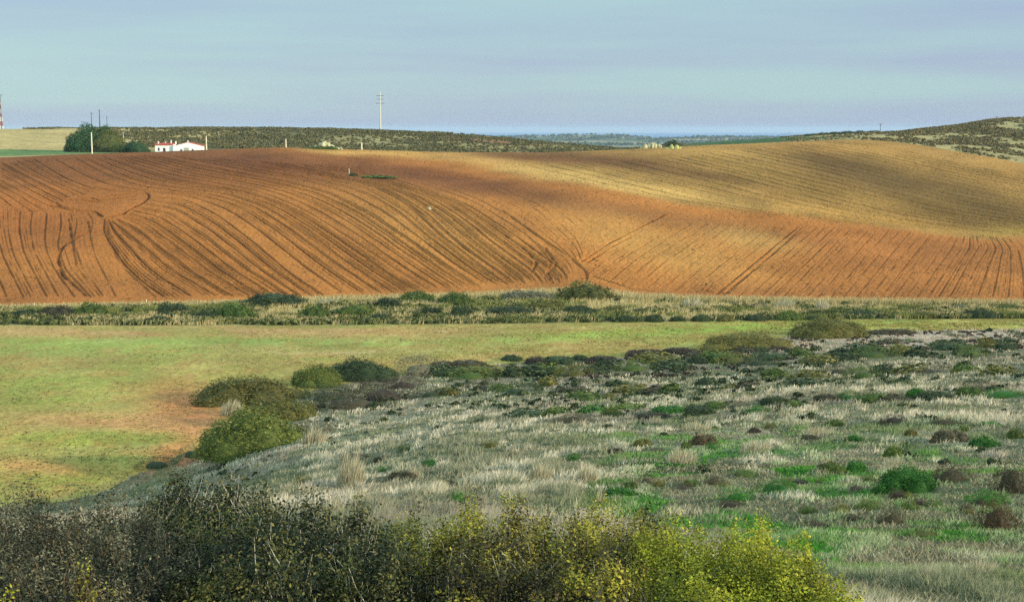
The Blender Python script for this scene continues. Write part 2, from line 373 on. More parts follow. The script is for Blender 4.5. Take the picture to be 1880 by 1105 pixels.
for q, st in [(pl((90,376),(130,386),(175,388),(190,400)), 1.3), (pl((120,368),(180,362),(240,355),(270,352),(277,361),(255,378),(215,395),(195,402)), 1.1), (pl((145,372),(190,368),(250,360)), .8),
     (pl((150,366),(185,372)), .9), (pl((165,363),(182,368)), .9), (pl((100,370),(112,379),(150,385)), .8), (pl((142,437),(115,452),(106,475),(115,505),(160,545)), 1.1), (pl((125,400),(132,440),(140,490)), .8),
     (pl((225,395),(240,382),(262,372)), .8), (pl((140,436),(165,424),(160,405)), .7),
     (pl((925,430),(968,460),(986,482),(974,503)), .9), (pl((960,425),(1000,465),(1012,482),(998,512)), .6), (pl((1000,455),(1022,485),(1006,500),(1015,522)), .7), (pl((920,385),(990,435),(1050,475),(1078,500),(1076,522)), .7),
     (pl((1065,482),(1120,445),(1180,415),(1225,392)), .7), (pl((1075,484),(1130,449),(1186,420)), .6), (pl((1082,505),(1160,530),(1280,545)), .7), (pl((1310,545),(1370,495),(1430,445),(1470,412)), .7), (pl((1322,546),(1382,497),(1440,447),(1478,412)), .7),
     (pl((620,324),(690,340),(745,370),(800,412),(870,468),(945,524)), .8)]:
    LINES.append((resamp(q), st, .42))
family([pl((1060,520),(1120,470),(1230,405)), pl((1310,545),(1370,495),(1430,445),(1470,412)), pl((1500,548),(1550,490),(1590,445),(1615,418)), pl((1660,550),(1705,490),(1735,450),(1750,430)),
     pl((1765,545),(1795,485),(1815,455),(1802,428)), pl((1880,548),(1878,500),(1870,460),(1850,435)), pl((2050,560),(2040,500),(2020,440))], [9,8,6,4,3,4], [.42,.45,.42,.42,.45,.45,.45], sub=2, sw=.28, minor=.6)
family([pl((1560,259),(1640,272),(1740,296),(1880,325),(2000,350)), pl((1480,262),(1600,285),(1720,315),(1880,348),(2000,372)), pl((1330,275),(1450,300),(1600,335),(1750,372),(1880,395),(2000,410)),
     pl((1200,290),(1350,325),(1500,365),(1650,400),(1880,432)), pl((950,300),(1100,335),(1250,368),(1400,392),(1600,415))], [4,6,6,6], [1.,.95,.85,.8,.6], sub=2, sw=.3, minor=.6)

family([pl((640,305),(760,340),(860,376),(940,428),(1000,472),(1040,500),(1044,527)), pl((760,305),(900,335),(1000,380),(1060,440),(1075,480)), pl((900,322),(1020,350),(1140,385),(1230,400))], [5,6], [.45,.35,.25], sub=2, sw=.25)
NCP, NRP = 1900, 640
sp_ = cols(NCP, .40, 60); IC0 = 60; ds = .80/(NCP-1)
Yp = np.linspace(0, 1, NRP)[:, None]*(kcurve(I_A, sp_)+6-kcurve(I_B, sp_))[None] + kcurve(I_B, sp_)[None]
gro = np.zeros(Yp.shape, np.float32)
FUR = []                                        # furrow positions for weeds
for pts, st, wd in LINES:
    t = np.linspace(0, len(pts)-1, 1400); px = np.interp(t, np.arange(len(pts)), pts[:, 0]); py = np.interp(t, np.arange(len(pts)), pts[:, 1])
    py = py + .8*(vn(px/14, py/14, 5)-.5)
    s, tt = ray(px, py)
    ygrid = np.linspace(225, 530, 240)
    Zg = G(s[::14, None]*np.ones((1, 240)), np.broadcast_to(ygrid, (len(s[::14]), 240)))
    hit = Zg >= tt[::14, None]*ygrid[None]; ok = hit.any(1); i = np.maximum(hit.argmax(1), 1); r = np.arange(len(i))
    a = tt[::14]*ygrid[i-1]-Zg[r, i-1]; b = Zg[r, i]-tt[::14]*ygrid[i]; yy = ygrid[i-1]+(ygrid[1]-ygrid[0])*np.clip(a/np.maximum(a+b, 1e-6), 0, 1)
    if ok.sum() < 3: continue
    tk = t[::14]; good = (t >= tk[ok].min()) & (t <= tk[ok].max()); y = np.interp(t, tk[ok], yy[ok])[good]; s = s[good]; tg = t[good]
    st_ = st*(.45+.9*vn(tg*.16+pts[0, 0], np.full(len(tg), pts[0, 1]), 8))*ss(0, 5, np.minimum(tg-tg.min(), tg.max()-tg)+1.2)
    y0 = np.interp(s, SG, KY[I_B]); y1 = np.interp(s, SG, KY[I_A])+6
    ri = (y-y0)/(y1-y0)*(NRP-1); ci = IC0+(s+.40)/ds
    inn = (ri > 2) & (ri < NRP-6) & (ci > IC0+2) & (ci < IC0+NCP-3); ri, ci, y, s, st_ = ri[inn], ci[inn], y[inn], s[inn], st_[inn]
    if st > .55: FUR.append(np.stack([s*y, y, st_], 1))
    dxc = y*ds; dyr = (y1[inn]-y0[inn])/(NRP-1); r0 = np.rint(ri).astype(int); c0 = np.rint(ci).astype(int)
    for dr in range(-2, 3):
        for dc in range(-6, 7):
            r_ = r0+dr; c_ = c0+dc
            d2 = ((r_-ri)*dyr)**2+((c_-ci)*dxc)**2
            np.maximum.at(gro, (r_, np.clip(c_, 0, gro.shape[1]-1)), (st_*np.exp(-d2/(wd*wd))).astype(np.float32))
FUR = np.concatenate(FUR)

def c_plough(X, Y, px, py):
    b_y = np.interp(px, [0,500,560,620,700,820,900,1000,1100,1200,1300,1500,1700,1880], [240,262,276,286,292,303,312,330,348,366,380,402,428,440])   # red soil below, stubble above
    wob = 26*(fbm(X/22, Y/26, 83, 4)-.5)*ss(0, 200, px-500)
    och = ss(-9, 9, b_y+wob-py)
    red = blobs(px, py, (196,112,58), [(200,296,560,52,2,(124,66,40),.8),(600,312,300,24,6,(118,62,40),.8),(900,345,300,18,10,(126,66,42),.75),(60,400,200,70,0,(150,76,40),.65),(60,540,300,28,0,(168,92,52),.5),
        (1250,405,300,18,8,(150,88,52),.6),(1700,470,260,60,6,(176,98,54),.65),(1500,540,600,22,0,(170,96,54),.6),(1200,450,200,40,15,(218,146,84),.6),(800,420,200,60,20,(208,132,72),.5),(300,460,260,60,20,(190,104,50),.5),(1380,440,90,20,10,(224,158,96),.5)])  # dark bands across the middle are cloud shade painted into the soil
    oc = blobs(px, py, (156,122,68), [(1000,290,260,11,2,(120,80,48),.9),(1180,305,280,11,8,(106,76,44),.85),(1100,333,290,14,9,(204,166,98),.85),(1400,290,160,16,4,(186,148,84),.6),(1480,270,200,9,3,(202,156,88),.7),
        (1620,328,220,30,16,(104,80,46),.95),(1780,378,240,46,12,(112,90,50),.95),(1500,350,200,18,14,(150,120,64),.5),(700,282,120,5,1,(206,160,88),.85),(800,292,160,7,3,(176,134,76),.7),(1600,400,200,10,8,(182,142,76),.6),(1850,430,60,18,0,(150,126,62),.6)])  # dark bands in the stubble colour stand in for cloud shade
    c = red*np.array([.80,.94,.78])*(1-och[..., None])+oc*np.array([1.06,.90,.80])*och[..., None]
    n = fbm(X/9, Y/14, 91, 4)[..., None]
    return c*(.82+.36*n)
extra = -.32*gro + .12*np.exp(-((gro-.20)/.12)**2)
extra = extra + .16*(fbm(Yp*sp_/.7, Yp/1.6, 97, 2)-.5)
M_plough = ground_mat('ploughed_soil', [(3, .62, .72, (70,44,26), .5)], fine=2.0, coarse=.05, bumps=((3.2, 1.0, .26), (1.0, .9, .34)), contrast=.42)
_t = M_plough.node_tree; _b = _t.nodes['Principled BSDF']; _src = _b.inputs['Base Color'].links[0].from_socket
_furrow_dark = mixc(_t, 1.0, _src, mixc(_t, attr(_t, 'furrow')['Fac'], (1,1,1), (.36,.31,.28)), 'MULTIPLY'); _t.links.new(_furrow_dark, _b.inputs['Base Color'])
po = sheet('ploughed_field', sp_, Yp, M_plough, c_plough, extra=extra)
fa = po.data.attributes.new('furrow', 'FLOAT', 'POINT'); fa.data.foreach_set('value', np.clip(gro*1.1-.12, 0, 1).ravel())   # deep furrows darkened: painted shade along with damp turned soil

# hills beyond
def c_far(X, Y, px, py):
    col = np.broadcast_to(lin((94,86,52)), px.shape+(3,)).copy()
    left = (1-ss(-175, -120, X))*(1-ss(900, 1000, Y))
    tan = lin((178,150,98)); col = col*(1-left[..., None]) + tan*left[..., None]
    g1 = ss(487, 492, Y)*(1-ss(566, 571, Y))*(1-ss(-112, -100, X)); col = col*(1-g1[..., None]) + lin((98,116,66))*g1[..., None]
    v = ss(.46, .62, fbm(X/26, Y/34, 111, 3))*.75*ss(-120, -90, X)*(1-ss(120, 150, X)); col = col*(1-.7*v[..., None]) + lin((172,150,100))*.7*v[..., None]
    rh = ss(110, 150, X)*(1-ss(900, 1000, Y)); col = col*(1-rh[..., None])+lin((160,140,94))*rh[..., None]
    v2 = ss(.53, .62, fbm(X/22, Y/26, 117, 4))*rh; col = col*(1-.8*v2[..., None])+lin((112,98,58))*.8*v2[..., None]
    px_ = px; red = np.exp(-(((px_-900)/90)**2 + ((py-259-(px_-900)*.07)/5)**2)); col = col*(1-.85*red[..., None])+lin((150,98,72))*.85*red[..., None]
    gf = ss(80, 95, X)*(1-ss(132, 152, X))*ss(590, 610, Y)*(1-ss(780, 800, Y)); col = col*(1-gf[..., None])+lin((62,84,48))*gf[..., None]
    fl = ss(1500, 3000, Y); nf = fbm(X/300, Y/200, 121, 3); fc = lin((74,88,60))+(lin((140,124,92))-lin((74,88,60)))*ss(.45,.6,nf)[..., None]
    return col*(1-fl[..., None])+fc*fl[..., None]
M_far = ground_mat('far_hill_ground', [(3, .55, .7, (70,66,38), .6)], fine=.5, coarse=.04, bumps=((.5, .8, .8),), contrast=.35)
sf = cols(900, .41, 30)
Yf = seg(sf, [(10,11,40,1.),(11,12,60,1.),(12,13,110,1.),(13,14,20,1.5),(14,15,12,1.),(15,16,14,1.),(16,17,60,1.),(17,18,10,1.)]); Yf[0] += -.5
sheet('distant_hills', sf, Yf, M_far, c_far, dz=-.05)

# unseen hillside added at the right for shade, and ground behind the viewer, joining the slope he stands on
gx = np.linspace(-160, 300, 150); gy = np.linspace(-160, 235, 130)
GX, GY = np.meshgrid(gx, gy)
edge = np.where(GY > 1, .42*np.maximum(GY, 0)+2, -500)     # outside the view
zz = G(np.clip(GX/np.maximum(GY, 1.), -1.15, 1.15), np.maximum(GY, 1.0))
shade_rise = 17*ss(0, 92, GX-22-.30*np.maximum(GY, 0))*ss(-75, -12, GY)*(1-ss(118, 205, GY))  # unseen slope raised to cast shade over the heath
near = -2.2 - .02*np.abs(GX)
wgt = ss(4, 14, GY)
zz = zz*wgt + near*(1-wgt)
inside = ss(-2, -14, GX-edge) if False else (GX < edge) & (GX > -edge)
zz = np.where(inside & (GY > 1), zz-1.6, zz-.25) + np.where(GX > edge, shade_rise, 0)
me = mesh_np('hill', np.stack([GX, GY, zz+CZ], -1).reshape(-1, 3), [grid_faces(*GX.shape)], {'soil': np.broadcast_to(lin((122,114,88)), GX.shape+(3,)).reshape(-1, 3)}, True)
link('hill', me, M_heath, kind='structure')

# sea
m, t, b = mat('sea_water', .7, .1); b.inputs['Base Color'].default_value = (.03, .12, .28, 1); bump(t, b, [(posnoise(t, .02, 4), .4, 3.)])
me = mesh_np('sea', np.array([(-40000,3500,2.0),(40000,3500,2.0),(40000,36000,2.0),(-40000,36000,2.0)], float), [np.array([[0,1,2,3]])])
link('sea', me, m, kind='structure')

# ---------------------------------------------------------------- foliage
def leaf_mat(name, dark, mid, light, rough=.7, spec=.25, trans=.12):
    m, t, b = mat(name, rough, spec)
    r = attr(t, 'var')['Fac']; oi = N(t, 'ShaderNodeObjectInfo').outputs['Random']
    c = ramp(t, r, [(0, lin(dark)), (.5, lin(mid)), (1, lin(light))])
    c = mixc(t, 1.0, c, ramp(t, oi, [(0, .82), (1, 1.18)]), 'MULTIPLY')
    t.links.new(c, b.inputs['Base Color'])
    tr = N(t, 'ShaderNodeBsdfTranslucent'); t.links.new(c, tr.inputs['Color']); ms = N(t, 'ShaderNodeMixShader'); ms.inputs[0].default_value = trans
    out = t.nodes['Material Output']; t.links.new(b.outputs[0], ms.inputs[1]); t.links.new(tr.outputs[0], ms.inputs[2]); t.links.new(ms.outputs[0], out.inputs['Surface'])
    return m
LM = {
 'green': leaf_mat('shrub_green', (44,60,26), (84,100,38), (128,134,56)),
 'dark': leaf_mat('shrub_dark', (34,46,28), (60,72,40), (96,102,56)),
 'olive': leaf_mat('shrub_olive', (62,62,30), (104,98,44), (150,138,66)),
 'brown': leaf_mat('shrub_brown', (48,44,32), (78,70,48), (118,106,74)),
 'grey': leaf_mat('shrub_grey', (78,74,58), (120,112,84), (168,156,120)),
 'bright': leaf_mat('cushion_bright', (26,64,20), (52,102,28), (104,148,50)),
 'purple': leaf_mat('heather', (46,36,30), (72,58,46), (104,84,66)),
 'tree': leaf_mat('tree_leaf', (30,58,36), (56,86,44), (98,112,54)),
 'treeolive': leaf_mat('tree_leaf_olive', (66,76,38), (100,104,48), (146,138,66)),
 'yellow': leaf_mat('yellow_green_leaf', (84,88,20), (150,148,34), (204,196,58)),
 'fgrey': leaf_mat('thorn_leaf', (26,28,17), (60,58,36), (146,136,100)),
 'fdark': leaf_mat('deep_green_leaf', (15,22,12), (42,50,24), (122,114,56)),
 'folive': leaf_mat('olive_leaf', (28,25,12), (80,72,28), (174,162,52)),
 'weed': leaf_mat('weed_leaf', (40,36,22), (66,60,32), (92,84,48)),
 'mound': leaf_mat('mound_leaf', (54,64,25), (100,106,42), (154,148,66)),
 'hillscrub': leaf_mat('hill_scrub_leaf', (62,60,34), (92,86,50), (132,120,74)),
 'ridgescrub': leaf_mat('ridge_scrub_leaf', (82,72,42), (118,102,62), (160,140,92)),
 'stripscrub': leaf_mat('strip_scrub_leaf', (46,54,26), (82,88,42), (126,120,66)),
 'rust': leaf_mat('rusty_leaf', (50,42,28), (86,68,44), (132,108,72)),
}
def dirs(n, rg, lo=-.15):
    u = rg.uniform(lo, 1, n); a = rg.uniform(0, 2*math.pi, n); r = np.sqrt(1-np.clip(u, -1, 1)**2)
    return np.stack([r*np.cos(a), r*np.sin(a), u], 1)
def quads(P, Nn, size, rg, asp=.55, tilt=.7, tri=False):
    """leaf-shaped faces at P, roughly facing Nn"""
    n = len(P); nn = Nn + rg.normal(0, tilt, (n, 3)); nn /= np.linalg.norm(nn, axis=1)[:, None]+1e-9
    t = np.cross(nn, rg.normal(0, 1, (n, 3))); t /= np.linalg.norm(t, axis=1)[:, None]+1e-9; b = np.cross(nn, t)
    s = np.asarray(size).reshape(-1, 1)
    V = np.stack([P-t*s, P+b*s*asp, P+t*s, P-b*s*asp], 1).reshape(-1, 3)
    i = np.arange(n*4, dtype=np.int32).reshape(n, 4)
    return V, i
def lumpy(D, seed, amt, fr=2.2):
    r = 1 + amt*2*(fbm(D[:, 0]*fr+seed*7.1+D[:, 2]*1.7, D[:, 1]*fr-D[:, 2]*fr+seed*3.3, seed, 3)-.5)
    return r
def core(seed, amt, nu=20, nv=8, k=.86, lo=-.1):
    a = np.linspace(0, 2*math.pi, nu+1)[:-1]; e = np.linspace(math.asin(lo), math.pi/2*.97, nv)
    A_, E = np.meshgrid(a, e); D = np.stack([np.cos(E)*np.cos(A_), np.cos(E)*np.sin(A_), np.sin(E)], -1).reshape(-1, 3)
    V = D*(lumpy(D, seed, amt)*k)[:, None]; i = np.arange(nu*nv).reshape(nv, nu); j = np.roll(i, -1, 1)
    Fq = np.stack([i[:-1], j[:-1], j[1:], i[1:]], -1).reshape(-1, 4)
    return V, Fq, i[-1]
def crown_mesh(name, n, leaf, seed, amt=.16, nclump=60, core_k=.86, asp=.6, lo=-.15, wild=.05):
    rg = np.random.default_rng(seed)
    cd = dirs(nclump, rg, lo); cr_ = rg.uniform(.12, .30, nclump)
    k = rg.integers(0, nclump, n); free = rg.random(n) < .35
    D = cd[k]+rg.normal(0, 1, (n, 3))*cr_[k][:, None]*.8; D[free] = dirs(free.sum(), rg, lo); D /= np.linalg.norm(D, axis=1)[:, None]
    out = rg.uniform(.86, 1.0, n)+np.where(free, 0, .05)+np.abs(rg.normal(0, wild, n))
    P = D*(lumpy(D, seed, amt)*out)[:, None]; P[:, 2] = np.maximum(P[:, 2], -.12)
    var = np.clip(rg.normal(.45, .2, n)+.18*(rg.random(nclump)[k]-.5)+.12*(out-.93)*5, 0, 1)
    V, q = quads(P, D, leaf*rg.uniform(.6, 1.3, n), rg, asp)
    CV, CF, top = core(seed, amt, k=core_k, lo=max(lo, -.1))
    V2 = np.concatenate([V, CV]); f2 = CF+len(V); tp = (top+len(V))[None, :]
    return mesh_np(name, V2, [q, f2, tp], {'var': np.concatenate([np.repeat(var, 4), np.full(len(CV), .3)])})
def spread_mesh(name, n, leaf, seed, nl=9, amt=.22, asp=.6):
    """low spreading shrub of merged lobes, unit footprint and height"""
    rg = np.random.default_rng(seed); Ls = [(0, 0, .70, .70, .92)]
    for i in range(nl):
        a = 2*math.pi*(i+rg.uniform(-.3, .3))/nl; q = rg.uniform(.35, .66); w_ = rg.uniform(.30, .46); Ls.append((q*math.cos(a), q*math.sin(a), w_, w_*rg.uniform(.8, 1.1), rg.uniform(.62, 1.1)*(1.12-q*.75)))
    V_, F_, var_, nb = [], [], [], 0
    tot = sum(l[2]*l[3] for l in Ls)
    for k, (cx, cy, rx, ry, rz) in enumerate(Ls):
        m_ = int(n*rx*ry/tot); nc = 26; cd = dirs(nc, rg, -.1); off = rg.normal(0, .05, nc); kk = rg.integers(0, nc, m_)
        D = cd[kk]+rg.normal(0, .2, (m_, 3)); fr = rg.random(m_) < .3; D[fr] = dirs(fr.sum(), rg, -.1); D /= np.linalg.norm(D, axis=1)[:, None]
        rr = lumpy(D, seed+k, amt, 2.6)*rg.uniform(.88, 1.03, m_)+np.where(fr, 0, off[kk])+np.abs(rg.normal(0, .06, m_))
        P = D*rr[:, None]*np.array([rx, ry, rz])+np.array([cx, cy, 0]); P[:, 2] = np.maximum(P[:, 2], -.1)
        V, q = quads(P, D, leaf*rg.uniform(.6, 1.3, m_), rg, asp); V_.append(V); F_.append(q+nb); nb += len(V)
        var_.append(np.repeat(np.clip(rg.normal(.42, .2, m_)+.3*(rg.random()-.5)+.2*(rg.random(nc)[kk]-.5), 0, 1), 4))
        CV, CF, top = core(seed+k, amt, 16, 7, .86, -.1); V_.append(CV*np.array([rx, ry, rz])+np.array([cx, cy, 0])); F_.append(CF+nb); F_.append((top+nb)[None]); nb += len(CV); var_.append(np.full(len(CV), .3))
    return mesh_np(name, np.concatenate(V_), F_, {'var': np.concatenate(var_)})
BIG = [spread_mesh('foliage', 14000, .026, 100+i, 11) for i in range(4)]
MID = [spread_mesh('foliage', 3200, .050, 200+i, 7, .3) for i in range(7)]
SML = [crown_mesh('foliage', 620, .11, 300+i, .34, 22, core_k=.74) for i in range(6)]
AIR = [crown_mesh('foliage', 2400, .05, 400+i, .22, 40, core_k=.55, asp=.25, wild=.14) for i in range(3)]

FINE = [crown_mesh('foliage', 5200, .036, 700+i, .34, 60, core_k=.66, asp=.35, wild=.10) for i in range(4)]
FOOT = []
def shrub(px, py, wpx, hpx, kind, label, lib=MID, name='shrub', group=None, cat='shrub', depth_k=.8, rot=None, dy=0.0):
    x, y, z = at(px, py)
    if y < 40 and lib is not BIG: lib = FINE
    elif y < 95 and (lib is not BIG) and (lib is not MID): lib = random.choice((MID, FINE, AIR))
    y += dy; x = x/(y-dy)*y; z = float(G(x/y, y))
    k = y/F*1.0; o = link(name, random.choice(lib), LM['green'], loc=(x, y+wpx*k*.5*depth_k*.5, float(G(x/y, y+wpx*k*.25*depth_k))+CZ-.05*hpx*k), label=label, cat=cat, group=group)
    o.material_slots[0].link = 'OBJECT'; o.material_slots[0].material = LM[kind]
    o.scale = (wpx*k/2*1.06, wpx*k/2*depth_k*1.06, hpx*k*1.02); FOOT.append((o.location.x, o.location.y, wpx*k/2*.84, wpx*k/2*depth_k*.9)); o.rotation_euler = (0, 0, rot if rot is not None else random.choice((0, math.pi))+random.uniform(-.25, .25))
    return o
for l_ in (BIG, MID, SML, AIR, FINE):
    for me in l_: me.materials.append(LM['green'])

# --- shrubs of the rough strip below the ploughed field
GS = 'shrubs in the rough strip between meadow and ploughed field'
STRIP = [
 (497,563,132,27,'dark','wide dark dome of shrub against the red soil, left half of the rough strip'),
 (765,556,80,23,'green','rounded green shrub at the plough edge, left of two close together'),
 (835,561,76,26,'green','rounded green shrub at the plough edge, right of two close together'),
 (1076,551,124,34,'olive','largest green mound of the strip, bulging above the field edge'),
 (968,551,128,16,'grey','long low greyish shrub just left of the largest mound'),
 (710,567,66,21,'dark','dark green shrub just below and left of the paired rounded shrubs'),
 (165,582,74,28,'green','bright topped green shrub near the left end of the strip'),
 (105,583,84,22,'brown','brownish dark shrub touching the bright topped one on its left'),
 (44,582,64,15,'dark','low dark shrub beside the left edge of the picture'),
 (248,571,14,10,'green','tiny round green shrub alone near the left stake'),
 (312,578,84,22,'dark','dark rounded shrub left of the long green one, under the second stake'),
 (428,586,96,32,'green','tall green shrub below the wide dark dome on its left side'),
 (378,587,58,18,'dark','small dark shrub leaning on the left flank of the tall green one'),
 (290,592,56,13,'dark','flat dark shrub at the meadow edge below the dark rounded one'),
 (575,585,70,27,'green','green shrub below the right end of the wide dark dome'),
 (648,583,96,23,'green','broad green shrub under the bare red gap in the strip'),
 (700,589,50,14,'dark','low dark shrub at the meadow edge, right of the broad green one'),
 (790,581,54,19,'dark','dark low shrub below the gap between the paired rounded shrubs'),
 (846,584,58,26,'dark','upright dark shrub straight below the right of the paired shrubs'),
 (940,580,116,18,'dark','long very dark shrub lying mid strip, left of the yellowish one'),
 (1002,570,88,20,'olive','yellowish green shrub below the left foot of the largest mound'),
 (1064,578,84,18,'dark','dark green shrub in the strip directly below the largest mound'),
 (1130,574,60,14,'olive','low olive shrub right of the dark one under the largest mound'),
 (1150,591,46,13,'dark','dark block of shrub at the meadow edge, left of a pair'),
 (1203,591,42,15,'dark','darkest square shrub at the meadow edge, right of a pair'),
 (1245,590,34,11,'dark','small dark shrub following the darkest square one'),
 (1290,590,44,14,'dark','dark shrub at the meadow edge midway to the right mound'),
 (1332,590,40,13,'olive','olive shrub next in the meadow edge row, before a gap'),
 (1390,589,50,13,'dark','dark low shrub just left of the round one by the meadow mound'),
 (1450,588,58,19,'green','round dark green shrub behind the left flank of the meadow mound'),
 (1496,588,34,11,'dark','little dark shrub between round shrub and pale grass plume'),
 (1590,583,84,13,'dark','long dark low shrub behind the top of the meadow mound'),
 (1662,571,38,12,'green','single green cushion shrub in pale grass near the plough edge'),
 (1700,584,70,11,'olive','thin olive shrub along the meadow edge right of the mound'),
 (1806,583,78,16,'dark','dark green shrub near the right end of the strip'),
 (1856,572,60,13,'green','green shrub at the right edge of the strip'),
 (1400,566,44,10,'grey','small grey shrub in the tall pale grass of the strip'),
 (1176,574,40,8,'grey','flat grey shrub in dry grass right of the largest mound'),
 (1760,570,60,10,'grey','grey brown shrub in pale grass, right part of the strip'),
]
for px, py, w_, h_, k_, lab in STRIP: shrub(px, py, w_, h_, k_, lab, group=GS, depth_k=.55)

# --- shrubs along the lower edge of the meadow
GE = 'shrubs along the lower meadow edge'
EDGE = [
 (452,742,184,52,'olive','broad brown green shrub mound, left of the dark paired mounds',BIG,.55),
 (578,709,104,38,'mound','green mound joined to a darker one on its right',BIG,.7),
 (661,699,132,40,'dark','dense dark green mound, right of a joined pair at the meadow edge',BIG,.6),
 (468,832,206,84,'mound','biggest green mound, nearest of the meadow edge shrubs',BIG,.6),
 (500,776,156,48,'olive','olive shrub rising right behind the biggest green mound',BIG,.6),
 (556,760,60,30,'olive','small olive shrub on the right shoulder of the biggest mound',MID,.8),
 (768,690,76,36,'grey','dry greyish bush right of the dense dark mound',AIR,.8),
 (1372,642,180,34,'olive','long low olive mound left of the domed one by the far meadow',BIG,.35),
 (1528,620,158,36,'olive','domed olive mound standing at the far meadow on the right',BIG,.5),
 (1640,614,84,13,'brown','flat brown tail of shrub right of the domed olive mound',MID,.4),
 (940,662,36,14,'dark','small dark bush standing proud at the meadow line, leftmost of its row',MID,.8),
 (985,669,40,20,'purple','dark dark brown bush in the row at the meadow line',MID,.8),
 (1022,668,56,20,'dark','dark green bush in the middle of the row at the meadow line',MID,.8),
 (1064,660,28,12,'dark','little rounded dark bush near the right end of the row',MID,.8),
 (1105,664,50,14,'purple','low dark brown bush ending the row at the meadow line',MID,.8),
 (815,675,50,14,'purple','low dark bush first right of the dry greyish bush',MID,.8),
 (860,672,56,14,'brown','low brown bush second right of the dry greyish bush',MID,.8),
 (1190,652,70,13,'purple','dark heather bush at the left foot of the long low olive mound',MID,.6),
 (1250,648,60,12,'purple','dark heather bush touching the long low olive mound',MID,.6),
 (700,735,110,34,'purple','dark brown heather patch below the dense dark mound',AIR,.7),
 (640,750,120,30,'brown','brown heather mass right of the olive shrub',AIR,.7),
 (740,712,60,16,'purple','small dark heather clump under the dry greyish bush',AIR,.8),
 (575,800,62,26,'brown','pale brown dry tussock at the right foot of the biggest mound',AIR,.8),
 (600,735,80,24,'dark','dark scrub between the joined mounds and the brown heather',AIR,.7),
]
for px, py, w_, h_, k_, lab, lib, dk in EDGE: shrub(px, py, w_*(1.3 if lib is MID else 1.12), h_*(.75 if lib is MID else 1.), k_, lab, lib=lib, group=GE, depth_k=dk)

# --- cushions and small bushes on the shaded heath
GH = 'low bushes scattered over the heath slope'
HUM = [
 (1668,903,124,58,'bright','largest bright green cushion, lower right of the heath slope',BIG),
 (1748,884,84,36,'brown','brown heather bush against the right side of the largest bright cushion',MID),
 (1835,972,72,60,'rust','round rust brown bush near the right edge of the slope',MID),
 (1862,905,70,62,'brown','large brown bush cut by the right edge, above the round rust one',MID),
 (1642,838,40,25,'green','neat round green cushion by itself above the largest bright one',MID),
 (1530,868,56,24,'green','left half of a pair of dark green cushions left of the largest bright one',MID),
 (1574,866,50,24,'bright','right half of a pair of green cushions left of the largest bright one',MID),
 (1745,812,80,30,'brown','dark brown bush in the dry grass above the round green cushion',MID),
 (1812,820,64,22,'bright','bright green patch of bush right of the dark brown one',MID),
 (1866,805,40,24,'green','green cushion at the right edge of the slope',MID),
 (1820,925,80,26,'bright','bright green low cushion left of the large brown edge bush',MID),
 (1122,766,44,22,'green','round green cushion in the middle of the pale slope',MID),
 (1292,816,58,24,'rust','reddish brown bush with green front, middle of the slope',MID),
 (1310,826,30,14,'bright','small bright cushion in front of the reddish brown bush',SML),
 (880,776,34,15,'dark','small spiky dark bush by itself on pale grass, left of the middle',AIR),
 (1120,732,26,11,'olive','little olive cushion above the round green one',SML),
 (842,922,32,24,'bright','bright green cushion right behind the near shrubs, centre',MID),
 (1140,910,72,18,'bright','long bright green cushion behind the near shrubs, right of centre',MID),
 (705,865,28,11,'bright','small green cushion beside the tall dry tussock',SML),
 (740,885,70,24,'brown','low brown bush right of the tall dry tussock',AIR),
 (825,895,38,18,'brown','small brown bush left of the bright central cushion',SML),
 (560,890,44,18,'olive','olive brown bush left of the tall dry tussock',SML),
 (1360,920,70,22,'bright','bright green patch behind the yellow shrub, left one',MID),
 (1430,905,80,28,'bright','bright green patch behind the yellow shrub, right one',MID),
 (1345,930,44,14,'purple','dark brown bush among the bright patches behind the yellow shrub',SML),
 (1484,942,34,15,'green','small green cushion right of the bright patches',SML),
 (1500,970,46,14,'purple','dark brown cushion below the small green one',SML),
 (1596,935,46,20,'green','green brown cushion in the grass below the largest bright one',SML),
 (1545,940,34,16,'olive','olive cushion left of the green brown one',SML),
 (1640,960,48,28,'brown','greyish brown bush in the middle of the lower right grass',AIR),
 (1565,955,30,13,'purple','tiny dark brown cushion below the olive one',SML),
 (1648,914,32,18,'purple','very dark cushion at the foot of the largest bright one',SML),
 (1672,935,32,20,'green','dark green cushion with pale tip below the very dark one',SML),
 (1716,930,34,14,'green','small green cushion right of the dark green one with pale tip',SML),
 (1776,940,32,17,'purple','dark cushion left of the round rust brown bush',SML),
 (1700,985,50,12,'olive','flat olive cushion in the lower right grass',SML),
 (655,850,56,22,'brown','ragged brown bush above the tall dry tussock',AIR),
 (285,860,70,20,'dark','dark ragged bush on red earth at the near end of the meadow',AIR),
 (350,840,50,22,'dark','dark sprig bush at the left foot of the biggest green mound',AIR),
 (70,925,36,12,'dark','little dark bush on the meadow above the near thorn shrub',AIR),
]
for q in HUM: shrub(q[0], q[1], q[2], q[3]*.88, q[4], q[5], lib=q[6], group=GH, name='heath_bush', cat='bush', depth_k=.75)
